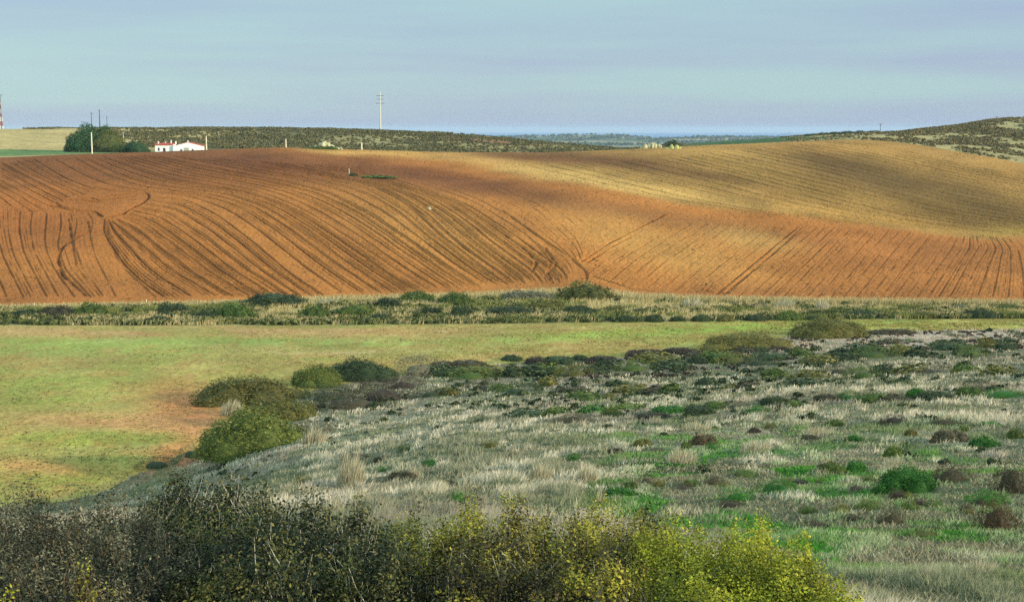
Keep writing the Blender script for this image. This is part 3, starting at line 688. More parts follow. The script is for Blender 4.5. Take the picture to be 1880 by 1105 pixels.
# many more small ones in bands, as the slope shows them
ORD = 'first second third fourth fifth sixth seventh eighth ninth tenth eleventh twelfth thirteenth fourteenth fifteenth sixteenth seventeenth eighteenth nineteenth twentieth'.split()
ORD += ['twenty-'+o for o in ORD[:9]]
BANDS = [  # name, y line at px 700 and 1880, spread, x range, count, size px, kinds
 ('in the topmost lit band', 668, 632, 9, (1150,1870), 24, (18,50), (6,11), ['purple','brown','dark']),
 ('in the upper dark scrub band', 700, 645, 11, (800,1870), 28, (40,90), (14,22), ['dark','green','olive','dark']),
 ('on the upper middle slope', 735, 690, 16, (760,1870), 26, (36,80), (12,20), ['dark','olive','brown','green']),
 ('along the dark middle line', 790, 722, 9, (960,1870), 24, (40,90), (13,22), ['dark','green','brown','bright']),
 ('on the pale lower grass', 850, 775, 20, (620,1860), 24, (22,46), (9,16), ['olive','brown','green','bright','purple']),
 ('in the lowest grass', 925, 900, 45, (1150,1870), 26, (20,44), (9,18), ['green','brown','olive','purple'])]
CN = {'purple':'dark brown','brown':'brown','dark':'dark green','green':'green','olive':'olive','bright':'bright green'}
for bn, ya, yb, spd, (xa, xb), n, ws, hs, kinds in BANDS:
    it = []
    for i in range(n):
        px = xa+(xb-xa)*(i+random.uniform(.1, .9))/n; py = ya+(yb-ya)*(px-700)/1180+random.uniform(-spd, spd)
        if py > 905 and px < 1580: py = 905-random.uniform(0, 20)
        it.append((px, py, random.uniform(*ws), random.uniform(*hs), kinds[i % len(kinds)]))
    cnt = {}
    for px, py, w_, h_, k_ in sorted(it):
        cnt[k_] = cnt.get(k_, 0)+1
        tot = sum(1 for q in it if q[4] == k_)
        lab = f'{ORD[cnt[k_]-1]} {CN[k_]} bush from the left {bn}'
        shrub(px, py, w_, h_*.9, k_, lab, lib=SML if w_ < 50 else AIR+SML, group=GH, name='heath_bush', cat='bush', depth_k=.8)

# --- foreground shrubs: lobes of leaves over woody stems
def fshrub(name, lobes, m, leafm, nleaf, leaf, label, stems=60, stem_m=None, asp=.5, twig=0, hole=.3, wild=.06, body=None, sprig=26, drop=24):
    L = []
    for px, pt, y, wpx, ry in lobes:
        s, t = ray(px, pt+drop); s = float(s); t = float(t); zt = t*y; zg = float(G(s, y))-.35; rx = wpx*y/F
        L.append((s*y, y, zg, rx, ry, max(zt-zg, .4)))
    x0 = np.mean([l[0] for l in L]); y0 = np.mean([l[1] for l in L]); z0 = float(G(x0/y0, y0))
    root = link(name, None, loc=(x0, y0, z0+CZ), label=label, cat='shrub', group='large shrubs in the foreground')
    rg = np.random.default_rng(int(abs(x0)*1000)+5)
    Vs, Fs, vv, nb = [], [], [], 0
    tw = MB()
    for k, (lx, ly, lz, rx, ry, rz) in enumerate(L):
        n = int(1.9*nleaf*(rx*ry+rx*rz)/1.2)
        nc = int(90*(rx+ry+rz)); cd = dirs(nc, rg, .0); crr = rg.uniform(.05, .14, nc)
        kk = rg.integers(0, nc, n); D = cd[kk]+rg.normal(0, 1, (n, 3))*crr[kk][:, None]; fr = rg.random(n) < .25; D[fr] = dirs(fr.sum(), rg, 0)
        D /= np.linalg.norm(D, axis=1)[:, None]
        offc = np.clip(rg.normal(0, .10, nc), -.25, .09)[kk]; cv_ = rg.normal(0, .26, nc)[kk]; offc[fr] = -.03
        rr = (lumpy(D, k*5+3, .13, 3.4)+offc)*(1-np.abs(rg.normal(0, 1, n))*.09-hole*.5*(fbm(D[:, 0]*5+k, D[:, 1]*5+D[:, 2]*6, 9, 2) < .47)*rg.random(n)+np.minimum(np.abs(rg.normal(0, wild, n)), .12))
        P = D*rr[:, None]*np.array([rx, ry, rz])+np.array([lx-x0, ly-y0, lz-z0])
        Nn = D/np.array([rx, ry, rz]); Nn /= np.linalg.norm(Nn, axis=1)[:, None]
        V, q = quads(P, Nn+np.array([0, 0, .3]), .74*leaf*rg.uniform(.55, 1.35, n), rg, asp, .8)
        Vs.append(V); Fs.append(q+nb); nb += len(V)
        patch = fbm(P[:, 0]*1.8+3, P[:, 1]*1.8+P[:, 2]*2, 33, 3)
        vv.append(np.repeat(np.clip(rg.normal(.32, .10, n)+.75*cv_+1.3*(patch-.5)+.38*(D[:, 2]-.45)+1.2*offc+.35*(rg.random(n) < .05), 0, 1), 4))  # leaf tone paler on top, darker in hollows: painted light and shade
        ns = int(stems*(rx+ry)/1.2)
        for j in range(ns):
            d = dirs(1, rg, .05)[0]; 
            if d[1] > .3 and rg.random() < .6: d[1] *= -1
            tip = np.array([d[0]*rx, d[1]*ry, d[2]*rz])*rg.uniform(.9, 1.04)+np.array([lx-x0, ly-y0, lz-z0])
            base = np.array([lx-x0+rg.normal(0, rx*.45), ly-y0+rg.normal(0, ry*.3), lz-z0])
            md = (tip+base)/2+rg.normal(0, .09, 3); md[:2] += d[:2]*np.array([rx, ry])*.2
            pts = [base, (base+md)/2+rg.normal(0, .03, 3), md, (md+tip)/2+rg.normal(0, .04, 3), tip]
            r0 = rg.uniform(.005, .015); tw.tube(pts, [r0, r0*.9, r0*.7, r0*.5, r0*.25], 3)
            for q_ in range(3):
                a = pts[rg.integers(2, 4)]; e = a+rg.normal(0, .12, 3)+np.array([0, 0, .10]); tw.tube([a, (a+e)/2+rg.normal(0, .015, 3), e], [.0035, .0028, .0015], 3)
    # sprigs standing clear of the outline
    for k, (lx, ly, lz, rx, ry, rz) in enumerate(L):
        for j in range(int(sprig*(rx+ry))):
            d = dirs(1, rg, .45)[0]; p0_ = d*np.array([rx, ry, rz])*.93+np.array([lx-x0, ly-y0, lz-z0]); up = np.array([rg.normal(0, .28), rg.normal(0, .2), 1]); ln = rg.uniform(.12, .34)
            p1_ = p0_+up*ln; tw.tube([p0_, (p0_+p1_)/2+rg.normal(0, .01, 3), p1_], [.005, .004, .002], 3); q_n = int(ln*95); tt_ = rg.random(q_n)[:, None]
            P = p0_+(p1_-p0_)*tt_+rg.normal(0, .018, (q_n, 3)); V, q = quads(P, rg.normal(0, 1, (q_n, 3)), leaf*rg.uniform(.7, 1.2, q_n), rg, asp, .5); Vs.append(V); Fs.append(q+nb); nb += len(V)
            vv.append(np.repeat(np.clip(rg.normal(.5, .2, q_n), 0, 1), 4))
    link('foliage', mesh_np('foliage', np.concatenate(Vs), Fs, {'var': np.concatenate(vv)}), leafm, root)
    tw.build('branches', stem_m, root)
    # near-black core inside each lobe, standing in for shade among the twigs
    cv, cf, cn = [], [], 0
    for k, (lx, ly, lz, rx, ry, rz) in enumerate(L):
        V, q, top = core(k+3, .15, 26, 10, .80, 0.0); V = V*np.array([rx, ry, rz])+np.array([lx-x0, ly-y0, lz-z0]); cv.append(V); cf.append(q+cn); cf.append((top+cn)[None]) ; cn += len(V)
    me = mesh_np('shade_core', np.concatenate(cv), cf, {})
    link('shade_core', me, M_shade_core, root)
    return root
def plain(name, c, rough=.85, spec=.2, var=.3, sc=6., bmp=None):
    m, t, b = mat(name, rough, spec); n = posnoise(t, sc, 4)
    t.links.new(mixc(t, 1., lin(c), ramp(t, n, [(.3, 1-var), (.7, 1+var)]), 'MULTIPLY'), b.inputs['Base Color'])
    if bmp: bump(t, b, [(n, bmp[0], bmp[1])])
    return m
M_shade_core = plain('shade_core', (26,23,17), var=.5, sc=30, bmp=(1., .05)); M_twig = plain('twig_grey', (184,172,150), sc=20); M_twigb = plain('twig_brown', (112,92,70), sc=20)
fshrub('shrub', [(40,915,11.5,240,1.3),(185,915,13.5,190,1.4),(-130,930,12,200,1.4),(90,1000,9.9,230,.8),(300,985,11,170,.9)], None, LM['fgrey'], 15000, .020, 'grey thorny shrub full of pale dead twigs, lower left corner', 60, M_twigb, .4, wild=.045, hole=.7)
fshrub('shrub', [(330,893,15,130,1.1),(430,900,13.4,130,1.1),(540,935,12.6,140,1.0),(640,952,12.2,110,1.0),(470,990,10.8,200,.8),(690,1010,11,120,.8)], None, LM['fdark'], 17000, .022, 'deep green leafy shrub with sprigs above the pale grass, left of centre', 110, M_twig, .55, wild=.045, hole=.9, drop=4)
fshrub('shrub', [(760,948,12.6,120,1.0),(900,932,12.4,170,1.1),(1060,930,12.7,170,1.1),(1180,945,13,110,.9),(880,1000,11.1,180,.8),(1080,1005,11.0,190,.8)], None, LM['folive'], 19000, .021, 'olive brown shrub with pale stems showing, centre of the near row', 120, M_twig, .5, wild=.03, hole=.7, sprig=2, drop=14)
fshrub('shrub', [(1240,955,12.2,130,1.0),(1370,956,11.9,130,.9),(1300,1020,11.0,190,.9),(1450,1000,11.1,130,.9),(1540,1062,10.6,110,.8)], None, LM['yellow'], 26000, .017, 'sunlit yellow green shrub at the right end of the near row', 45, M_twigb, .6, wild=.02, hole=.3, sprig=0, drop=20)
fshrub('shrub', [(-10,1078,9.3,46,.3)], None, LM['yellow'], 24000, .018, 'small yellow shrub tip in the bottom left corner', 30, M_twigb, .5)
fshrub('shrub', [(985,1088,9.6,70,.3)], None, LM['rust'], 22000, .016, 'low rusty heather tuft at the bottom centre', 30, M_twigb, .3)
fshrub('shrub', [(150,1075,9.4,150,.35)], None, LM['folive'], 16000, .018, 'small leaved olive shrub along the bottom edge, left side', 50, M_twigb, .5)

# ---------------------------------------------------------------- grasses and other uncountable growth
def blades(name, S, Y, hgt, wid, lean, colv, m, label, seg2=True):
    X = S*Y; ok = np.ones(len(S), bool)
    if name.startswith('heath'):
        for fx, fy, fa, fb in FOOT:
            near = np.abs(X-fx) < fa; i_ = np.where(near & (Y > fy-fb-1.5) & (Y < fy+fb))[0]
            if len(i_):
                d_ = ((X[i_]-fx)/fa)**2+((Y[i_]-fy+.35*fb)/(fb*1.35+.25))**2; ok[i_[d_ < 1]] = False
        S, Y, hgt, wid, lean, colv, X = S[ok], Y[ok], hgt[ok], wid[ok], lean[ok], colv[ok], X[ok]
    rg = np.random.default_rng(len(S)); n = len(S); Z = G(S, Y)+CZ-.03
    a = rg.uniform(0, 2*math.pi, n); dx = np.cos(a)*lean+.22*hgt; dy = np.sin(a)*lean*.6
    b = rg.uniform(0, math.pi, n)*.5-.4; wx = np.cos(b)*wid; wy = np.sin(b)*wid
    P = np.stack([X, Y, Z], 1); W = np.stack([wx, wy, 0*wx], 1); T = np.stack([dx, dy, hgt], 1)
    mid = P+T*np.array([.38, .38, .58]); V = np.stack([P-W, P+W, mid+W*.75, mid-W*.75, P+T], 1).reshape(-1, 3)
    i = np.arange(n, dtype=np.int32)[:, None]*5
    me = mesh_np(name, V, [np.concatenate([i, i+1, i+2, i+3], 1), np.concatenate([i+3, i+2, i+4], 1)], {'soil': np.repeat(colv, 5, 0)})
    return link(name, me, m, label=label, kind='stuff')
m, t, b = mat('grass_blade', .8, .15); M_grass = m
c_ = attr(t, 'soil')['Color']; t.links.new(c_, b.inputs['Base Color']); tr = N(t, 'ShaderNodeBsdfTranslucent'); t.links.new(c_, tr.inputs['Color']); ms = N(t, 'ShaderNodeMixShader'); ms.inputs[0].default_value = .3
t.links.new(b.outputs[0], ms.inputs[1]); t.links.new(tr.outputs[0], ms.inputs[2]); t.links.new(ms.outputs[0], t.nodes['Material Output'].inputs['Surface'])

def pick(c1, c2, t): return lin(c1)*(1-t)+lin(c2)*t
n = 760000
S = rng.uniform(-.42, .44, n); y4 = kcurve(I_D, S)
u = rng.random(n); Y = 11.5*(y4/11.5)**(u**1.08); X = S*Y
tuft = fbm(X/.8, Y/1.3, 141, 3); zone = fbm(X/9, Y/15, 144, 3); gz = fbm(X/6, Y/9, 147, 3)
px, py = proj(X, Y, G(S, Y))
low = ss(700, 880, py-.1*(px-1400))*ss(1020, 1250, px)*ss(1090, 1010, py)                         # greener lower right
mat_ = fbm(X/7, Y/3.2, 143, 4); pale = np.exp(-((py-(842-(px-700)*.05))/48)**2)*(1-.6*low); keep = rng.random(n) < ss(.42-.06*pale, .56-.06*pale, tuft*.5+mat_*.5)*.98*(1-.35*low)+.05
band = np.exp(-((py-(700-(px-700)*.047))/22)**2)*ss(760, 850, px); keep &= rng.random(n) > band*.6   # thinner in the scrub band
keep &= ~((px < 560) & (py > 880) & (Y < 100) & (rng.random(n) < .5))
S, Y, X, tuft, zone, gz, px, py, low = [q[keep] for q in (S, Y, X, tuft, zone, gz, px, py, low)]; n = len(S)
g = np.clip(ss(.55, .64, gz+.08*low-.02), 0, .92)*(.35+.65*low); r_ = rng.random(n)[:, None]
dull = ss(.60, .46, fbm(X/1.8, Y/3.4, 149, 3))[:, None]; straw = pick((168,156,130), (234,220,192), r_)*(1-dull)+pick((112,114,88), (170,164,134), r_)*dull
g = np.clip(g+.45*low*ss(.46, .54, fbm(X/2.5, Y/3.5, 231, 3))[:, None]*1, 0, .95) if g.ndim == 2 else np.clip(g+.45*low*ss(.46, .54, fbm(X/2.5, Y/3.5, 231, 3)), 0, .95); col = straw*(1-g[:, None]) + (pick((84,102,60), (132,144,90), r_)*(1-low[:, None])+pick((52,122,28), (104,176,52), r_)*low[:, None])*g[:, None]
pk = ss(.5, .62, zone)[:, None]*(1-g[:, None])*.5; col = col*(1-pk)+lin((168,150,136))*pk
lit = ss(690, 640, py-(-.02)*(px-1000))[:, None]*.5*(1-g[:, None]); col = col*(1-lit)+lin((206,178,154))*lit  # upper band of grass paled in colour as though sunlit
h = (.09+.30*ss(.46, .70, tuft))*rng.uniform(.5, 1.3, n)*(1-.4*g)*(1-.45*low)*(1-.35*ss(26, 16, Y))
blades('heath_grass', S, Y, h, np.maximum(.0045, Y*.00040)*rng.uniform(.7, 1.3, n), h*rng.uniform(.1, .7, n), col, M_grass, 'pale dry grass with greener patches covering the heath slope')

# short turf under the dry grass
n2_ = 330000; S2 = rng.uniform(-.42, .44, n2_); y42 = kcurve(I_D, S2); Y2_ = 10.5*(y42/10.5)**(rng.random(n2_)**1.02); X2_ = S2*Y2_; r_ = rng.random(n2_)[:, None]
px2, py2 = proj(X2_, Y2_, G(S2, Y2_)); zl = ss(720, 870, py2-.1*(px2-1400))*ss(950, 1250, px2)*ss(1100, 1010, py2); gz2 = (ss(.44, .58, fbm(X2_/2.5, Y2_/5, 211, 4))*(.22+.78*zl))[:, None]; col2 = pick((98,92,68), (170,160,130), r_)*(1-gz2)+(pick((44,84,28), (84,124,50), r_)*(1-zl[:, None])+pick((44,104,28), (88,150,52), r_)*zl[:, None])*gz2
h2 = rng.uniform(.05, .15, n2_); blades('heath_turf', S2, Y2_, h2, np.maximum(.006, Y2_*.00055)*rng.uniform(.7, 1.4, n2_), h2*rng.uniform(.3, 1.2, n2_), col2, M_grass, 'short grey green turf beneath the dry grass on the heath slope')
# verge grass
n = 90000; S = rng.uniform(-.41, .43, n); a_, b_ = kcurve(I_C, S), kcurve(I_B, S); v = rng.random(n)**.8; Y = a_+(b_-a_)*v+.5; X = S*Y
k = (fbm(X/3, Y/3, 151, 3) > .42) | (v > .85); S, Y, X, v = S[k], Y[k], X[k], v[k]; n = len(S); r_ = rng.random(n)[:, None]
g = ss(.5, .62, fbm(X/8, Y/5, 154, 3))[:, None]*(1-ss(.7, .9, v)[:, None]); col = pick((150,134,90), (214,192,140), r_)*(1-g)+pick((104,108,56), (140,140,76), r_)*g
h = rng.uniform(.35, .95, n)*(1+.6*(v > .8)*ss(-.1, .1, S)); blades('verge_grass', S, Y, h, np.full(n, .07)*rng.uniform(.6, 1.3, n), h*rng.uniform(.1, .5, n), col, M_grass, 'pale tall grass between the shrubs of the strip below the ploughed field')
# meadow tufts
n = 120000; S = rng.uniform(-.41, .42, n); a_, b_ = kcurve(I_D, S), kcurve(I_C, S); Y = 1/(1/a_+(1/b_-1/a_)*rng.random(n)); X = S*Y
k = fbm(X/2.5, Y/2.5, 161, 3) > .44; S, Y, X = S[k], Y[k], X[k]; n = len(S); r_ = rng.random(n)[:, None]
br = (rng.random(n) < .35)[:, None]; col = np.where(br, pick((120,92,52), (160,130,80), r_), pick((120,124,56), (170,158,84), r_))
h = rng.uniform(.04, .13, n); blades('meadow_grass', S, Y, h, np.full(n, .035)*rng.uniform(.6, 1.3, n), h, col, M_grass, 'short young green grass over the valley meadow')

def tufts(name, X, Y, Z, size, m, label, var=None, flat=.6, k=5, seed=1):
    """clusters of k leaf faces at each place"""
    rg = np.random.default_rng(seed); n = len(X); size = np.broadcast_to(size, (n,))
    P = np.repeat(np.stack([X, Y, Z], 1), k, 0); sz = np.repeat(size, k); D = dirs(n*k, rg, .0)
    P = P+D*sz[:, None]*np.array([.8, .8, flat]); V, q = quads(P, D, sz*rg.uniform(.35, .7, n*k), rg, .7, .5)
    var = rg.random(n*k) if var is None else np.repeat(var, k)
    return link(name, mesh_np(name, V, [q], {'var': np.repeat(var, 4)}), m, label=label, kind='stuff')
# weeds and clods on the plough
i = rng.integers(0, len(FUR), 26000); f = FUR[i]; kp = (rng.random(len(f)) < (f[:, 2]-.45)*1.2*(fbm(f[:, 0]/9, f[:, 1]/9, 171, 3)*1.6-.25)); f = f[kp]
X = f[:, 0]+rng.normal(0, .18, len(f)); Y = f[:, 1]+rng.normal(0, .18, len(f)); Z = G(X/Y, Y)+CZ-.22
n = 14000; S = rng.uniform(-.39, .39, n); yb, ya = kcurve(I_B, S), kcurve(I_A, S); Y2 = yb+(ya-yb)*rng.random(n); X2 = S*Y2; k = rng.random(n) < ss(.40, .62, fbm(X2/12, Y2/18, 174, 3)+.10*np.exp(-(((proj(X2, Y2, G(S, Y2))[0]-560)/120)**2+((proj(X2, Y2, G(S, Y2))[1]-415)/35)**2))); X2, Y2 = X2[k], Y2[k]
Z2 = G(X2/Y2, Y2)+CZ
tufts('weeds', np.r_[X, X2], np.r_[Y, Y2], np.r_[Z, Z2], np.r_[rng.uniform(.06, .20, len(X)), rng.uniform(.08, .38, len(X2))**1.35], LM['weed'], 'dark weeds along the furrows and scattered over the ploughed soil', flat=.5, k=5)
# pale stones on the stubble
n = 500; S = rng.uniform(-.05, .39, n); yb, ya = kcurve(I_B, S), kcurve(I_A, S); Y2 = yb+(ya-yb)*rng.uniform(0.02, .95, n); X2 = S*Y2; M_stone = plain('pale_stone', (206,194,160), sc=3.)
tufts('stones', X2, Y2, G(S, Y2)+CZ, rng.uniform(.05, .22, n)**1.3, M_stone, 'small pale stones lying on the ploughed and stubble ground', flat=.35, k=5, seed=4)
# meadow clods
n = 26000; S = rng.uniform(-.40, .40, n); a_, b_ = kcurve(I_D, S), kcurve(I_C, S); Y2 = 1/(1/a_+(1/b_-1/a_)*rng.random(n)); X2 = S*Y2; k = rng.random(n) < .75*ss(.42, .6, fbm(X2/7, Y2/4, 181, 4))+.05; X2, Y2 = X2[k], Y2[k]
tufts('meadow_weeds', X2, Y2, G(X2/Y2, Y2)+CZ, rng.uniform(.03, .13, len(X2)), LM['weed'], 'small dark weeds dotted over the meadow', flat=.5, k=4, seed=5)
# low scrub filling the strip, the heath and the far hills
n = 6500; S = rng.uniform(-.40, .40, n); a_, b_ = kcurve(I_C, S), kcurve(I_B, S); v = rng.random(n)*.85; Y2 = a_+(b_-a_)*v+1; X2 = S*Y2; k = (fbm(X2/9, Y2/4, 191, 3) > .47-.10*(v < .15)+.04*(S > .02))&((v<.6)|(S<.03)|(rng.random(n)<.3)); X2, Y2 = X2[k], Y2[k]
tufts('strip_scrub', X2, Y2, G(X2/Y2, Y2)+CZ+.1, rng.uniform(.3, .75, len(X2)), LM['stripscrub'], 'low green scrub filling the strip between the named shrubs', k=26, seed=6)
n = 9000; S = rng.uniform(-.42, .42, n); y4 = kcurve(I_D, S); Y2 = 42*(y4/42.)**rng.random(n); X2 = S*Y2; px, py = proj(X2, Y2, G(S, Y2))
band = np.exp(-((py-(702-(px-700)*.047))/20)**2)*ss(740, 850, px)+.8*np.exp(-((py-(742-(px-700)*.042))/20)**2)*ss(740, 850, px)+.5*np.exp(-((py-(790-(px-700)*.055))/14)**2)*ss(940, 1000, px)
band += np.exp(-(((px-660)/110)**2+((py-735)/26)**2)) + .9*np.exp(-(((px-340)/130)**2+((py-862)/22)**2))
k = rng.random(n) < (.05+.75*band)*ss(.42, .58, fbm(X2/4, Y2/6, 194, 3)); X2, Y2 = X2[k], Y2[k]
tufts('heath_scrub', X2, Y2, G(X2/Y2, Y2)+CZ, rng.uniform(.10, .26, len(X2))*(1+1.4*ss(60, 160, Y2)), LM['dark'], 'low dark heath scrub growing through the dry grass', k=22, seed=8)
n = 1500; S = rng.uniform(.05, .42, n); y4 = kcurve(I_D, S); Y2 = y4-rng.uniform(.5, 26, n); X2 = S*Y2; k = fbm(X2/5, Y2/3, 197, 3) > .5; X2, Y2 = X2[k], Y2[k]
tufts('heather', X2, Y2, G(X2/Y2, Y2)+CZ, rng.uniform(.15, .38, len(X2)), LM['purple'], 'dark brown heather in the lit band above the meadow line', k=20, seed=9)
def far_scrub(name, X, Y, size, m, label, seed, k=16):
    tufts(name, X, Y, G(X/Y, Y)+CZ, size, m, label, k=k, seed=seed, flat=.75)
n = 42000; S = rng.uniform(-.40, .12, n); Y2 = rng.uniform(600, 850, n); X2 = S*Y2; px, py = proj(X2, Y2, G(S, Y2))
dn = fbm(X2/26, Y2/34, 111, 3); k = (rng.random(n) < (.95-.75*ss(.46, .64, dn))*ss(200, 330, px-(py-262)*2.2)*(1-.9*np.exp(-(((px-900)/95)**2+((py-259-(px-900)*.07)/5)**2)))) | ((py < 239.5) & (Y2 > 790) & (px < 700) & (rng.random(n) < .8*(fbm(X2/22, X2*0, 5, 2) > .42)))
X2, Y2 = X2[k], Y2[k]; far_scrub('hill_scrub', X2, Y2, rng.uniform(.3, 1.0, len(X2)), LM['hillscrub'], 'dark scrub covering the hill behind the house', 11)
n = 30000; S = rng.uniform(.19, .40, n); Y2 = rng.uniform(455, 760, n); X2 = S*Y2
k = (rng.random(n) < .5*ss(.42, .6, fbm(X2/6, Y2/9, 219, 2))) | (rng.random(n) < .5*ss(.53, .62, fbm(X2/22, Y2/26, 117, 4))) | ((Y2 > 722)&(rng.random(n) < .5)); px, py = proj(X2, Y2, G(S, Y2)); k &= (rng.random(n) < .1+.9*ss(1540, 1740, px+40*(fbm(X2/12, Y2/12, 241, 2)-.5))) | (Y2 > 715); k &= Y2 > kcurve(I_A, S)+6
X2, Y2 = X2[k], Y2[k]; far_scrub('right_hill_scrub', X2, Y2, rng.uniform(.25, .85, len(X2)), LM['ridgescrub'], 'brown green scrub on the straw coloured hill at the right', 12)
n = 5000; S = rng.uniform(-.1, .3, n); Y2 = rng.uniform(5300, 7100, n); X2 = S*Y2; k = fbm(X2/200, Y2/150, 201, 3) > .52; X2, Y2 = X2[k], Y2[k]
far_scrub('coast_woods', X2, Y2, rng.uniform(5, 11, len(X2)), LM['dark'], 'far woods on the hazy coastal land', 13, 9)

# tall dry tussocks
def tussock(px, py, hpx, wpx, label, n=260, c=((150,138,106),(216,202,168)), name='dry_tussock'):
    x, y, z = at(px, py); k = y/F; H = hpx*k; Wd = wpx*k/2; rg = np.random.default_rng(int(px)); a = rg.uniform(0, 2*math.pi, n); r = rg.random(n)**.6
    a2 = a+rg.normal(0, .9, n); bx = np.cos(a)*r*Wd*.62; by = np.sin(a)*r*Wd*.5; q_ = rg.uniform(.1, .5, n); tip = np.stack([bx+np.cos(a2)*q_*Wd*.6+.12*H, by+np.sin(a2)*q_*Wd*.5, H*rg.uniform(.3, 1.08, n)*(1-.45*r*r)], 1); P = np.stack([bx, by, 0*bx-.04], 1)
    wd = max(.004, y*.00030); t_ = rg.uniform(0, math.pi, n); W = np.stack([np.cos(t_)*wd, np.sin(t_)*wd*.5, 0*t_], 1); mid = P*.45+tip*.55+np.stack([0*a, 0*a, .08*H+0*a], 1)
    V = np.stack([P-W, P+W, mid+W*.8, mid-W*.8, tip], 1).reshape(-1, 3); i = np.arange(n, dtype=np.int32)[:, None]*5; col = pick(c[0], c[1], rg.random(n)[:, None])
    link(name, mesh_np(name, V, [np.concatenate([i, i+1, i+2, i+3], 1), np.concatenate([i+3, i+2, i+4], 1)], {'soil': np.repeat(col, 5, 0)}), M_grass, loc=(x, y, z+CZ), label=label, cat='grass tussock', group='tall dry tussocks')
for q in [(640,895,78,80,'tallest straw tussock on the heath, left of centre',420),(610,945,40,60,'low greyish tussock just behind the near shrubs, left of centre',200),(425,760,30,60,'pale fluffy tussock between the two left shrub mounds',500),
  (575,815,38,60,'pinkish straw tussock at the right foot of the biggest mound',400),(1045,905,44,26,'thin dead stalks behind the centre shrub, left one',40),(1100,922,46,24,'thin dead stalks behind the centre shrub, right one',30),(760,880,30,50,'straw tussock right of the tallest one',160),
  (1075,885,40,60,'dry tussock mid slope behind the centre shrub',260),(990,880,38,70,'dry tussock left of the mid slope one',260),(1640,860,26,60,'dry tussock beside the neat round cushion',200),(1500,800,22,80,'dry pale clump in the middle right of the slope',300),
  (1250,850,34,90,'wide pale clump above the yellow shrub',360),(1385,830,30,90,'wide pale clump right of the reddish brown bush',360),(1280,790,22,90,'pale clump above the reddish brown bush',300),(1700,1070,48,70,'tall pale grass clump at the lower right, left of two',260),
  (1800,1060,46,90,'tall pale grass clump at the lower right, right of two',300),(1508,572,28,40,'pale plume of grass at the plough edge, above the domed mound',240),(1440,566,22,60,'pale plume left of the one above the domed mound',240),(1270,566,24,60,'pale plume at the plough edge right of the largest mound',240),(600,560,16,60,'pale grass tuft in the bare gap right of the wide dark dome',200)]:
    tussock(*q)

# ---------------------------------------------------------------- house, trees, poles, rocks on the crest
M_white = plain('white_wall', (238,236,230), var=.06, sc=1.); M_roof = plain('red_tile', (176,70,52), var=.2, sc=3.); M_dark = plain('dark_opening', (60,58,58), var=.1); M_shut = plain('grey_shutter', (170,166,150), var=.1)
def farmhouse():
    x0, y0, z0 = on(318, 279.5, 534); k = 534/F
    root = link('farmhouse', None, loc=(x0, y0, z0+CZ-.25), label='white farmhouse with red roof and a gabled wing beside dark trees', cat='house'); root.rotation_euler = (0, 0, R(9))
    X = lambda p: (p-318)*k
    H = 3.2; xl, xm, xr = X(286), 0.0, X(370.5)
    b = MB(); b.box(xl, xm, 0, 13, -1, H); b.build('wall', M_white, root)
    r = MB(); r.add([(xl-.25,-.3,H),(xm-.003,-.3,H),(xm-.003,13.3,H),(xl-.25,13.3,H),(xl-.25,6.5,H+.5),(xm-.003,6.5,H+.5),(xl-.25,-.3,H-.22),(xm-.003,-.3,H-.22),(xl-.25,13.3,H-.22),(xm-.003,13.3,H-.22)],
        [(0,1,5,4),(2,3,4,5),(6,7,1,0),(0,4,3,8,6),(7,9,2,5,1),(8,9,7,6),(3,2,9,8)]); roof = r.build('roof', M_roof, root)
    Hg = 2.6; ap = (xm+.05+xr)/2; Ha = Hg+1.35
    g = MB(); xg = xm+.05; g.add([(xg,-.9,-1),(xr,-.9,-1),(xr,-.9,Hg),(ap,-.9,Ha),(xg,-.9,Hg),(xg,12,-1),(xr,12,-1),(xr,12,Hg),(ap,12,Ha),(xg,12,Hg)],
        [(0,1,2,3,4),(9,8,7,6,5),(1,6,7,2),(5,0,4,9),(2,7,8,3),(4,3,8,9)]); g.build('wall', M_white, root)
    q = MB(); T = .14
    for s, xe in ((-1, xg-.2), (1, xr+.25)):
        ze = Hg-.04
        q.add([(xe,-.75,ze),(ap,-.75,Ha+.02),(ap,12.2,Ha+.02),(xe,12.2,ze),(xe,-.75,ze+T),(ap,-.75,Ha+.02+T),(ap,12.2,Ha+.02+T),(xe,12.2,ze+T)], [(0,1,2,3),(7,6,5,4),(0,4,5,1),(2,6,7,3),(3,7,4,0)])
    roof2 = q.build('roof', M_roof, root)
    for px, h, y, wd in ((290.5,.4,4,.45),(302,.3,7,.4),(313,.9,5,.4),(322,.5,3,.5)):
        c = MB(); c.box(X(px)-wd/2, X(px)+wd/2, y, y+wd, H+.1, H+.55+h); c.box(X(px)-wd/2-.08, X(px)+wd/2+.08, y-.08, y+wd+.08, H+.55+h, H+.68+h); c.build('chimney', M_white, root)
    c = MB(); c.box(ap-.2, ap+.2, 1, 1.4, Ha-.1, Ha+.75); c.build('chimney', M_white, root)
    d = MB(); d.box(X(300), X(304.5), -.03, .1, -1, 1.9); d.build('door', M_dark, root)
    for px0, px1, z0_, z1_, yy, mm in ((291,294,.9,2,-.03,M_dark),(331,334.5,.2,1.4,-.93,M_dark),(351.5,354.5,.5,1.5,-.93,M_dark)):
        d = MB(); d.box(X(px0), X(px1), yy, yy+.1, z0_, z1_); wn = d.build('window', mm, root)
        f_ = MB(); f_.box(X(px0)-.1, X(px1)+.1, yy-.03, yy+.05, z0_-.1, z0_); f_.build('sill', M_shut, wn)
    d = MB(); d.box(X(337.5), X(346.5), -.95, -.8, -1, 2.0); d.build('garage_door', M_shut, root)
    d = MB(); d.box(xl-.03, xl+.1, 3, 4.2, .8, 2.0); d.build('window', M_dark, root)
farmhouse()
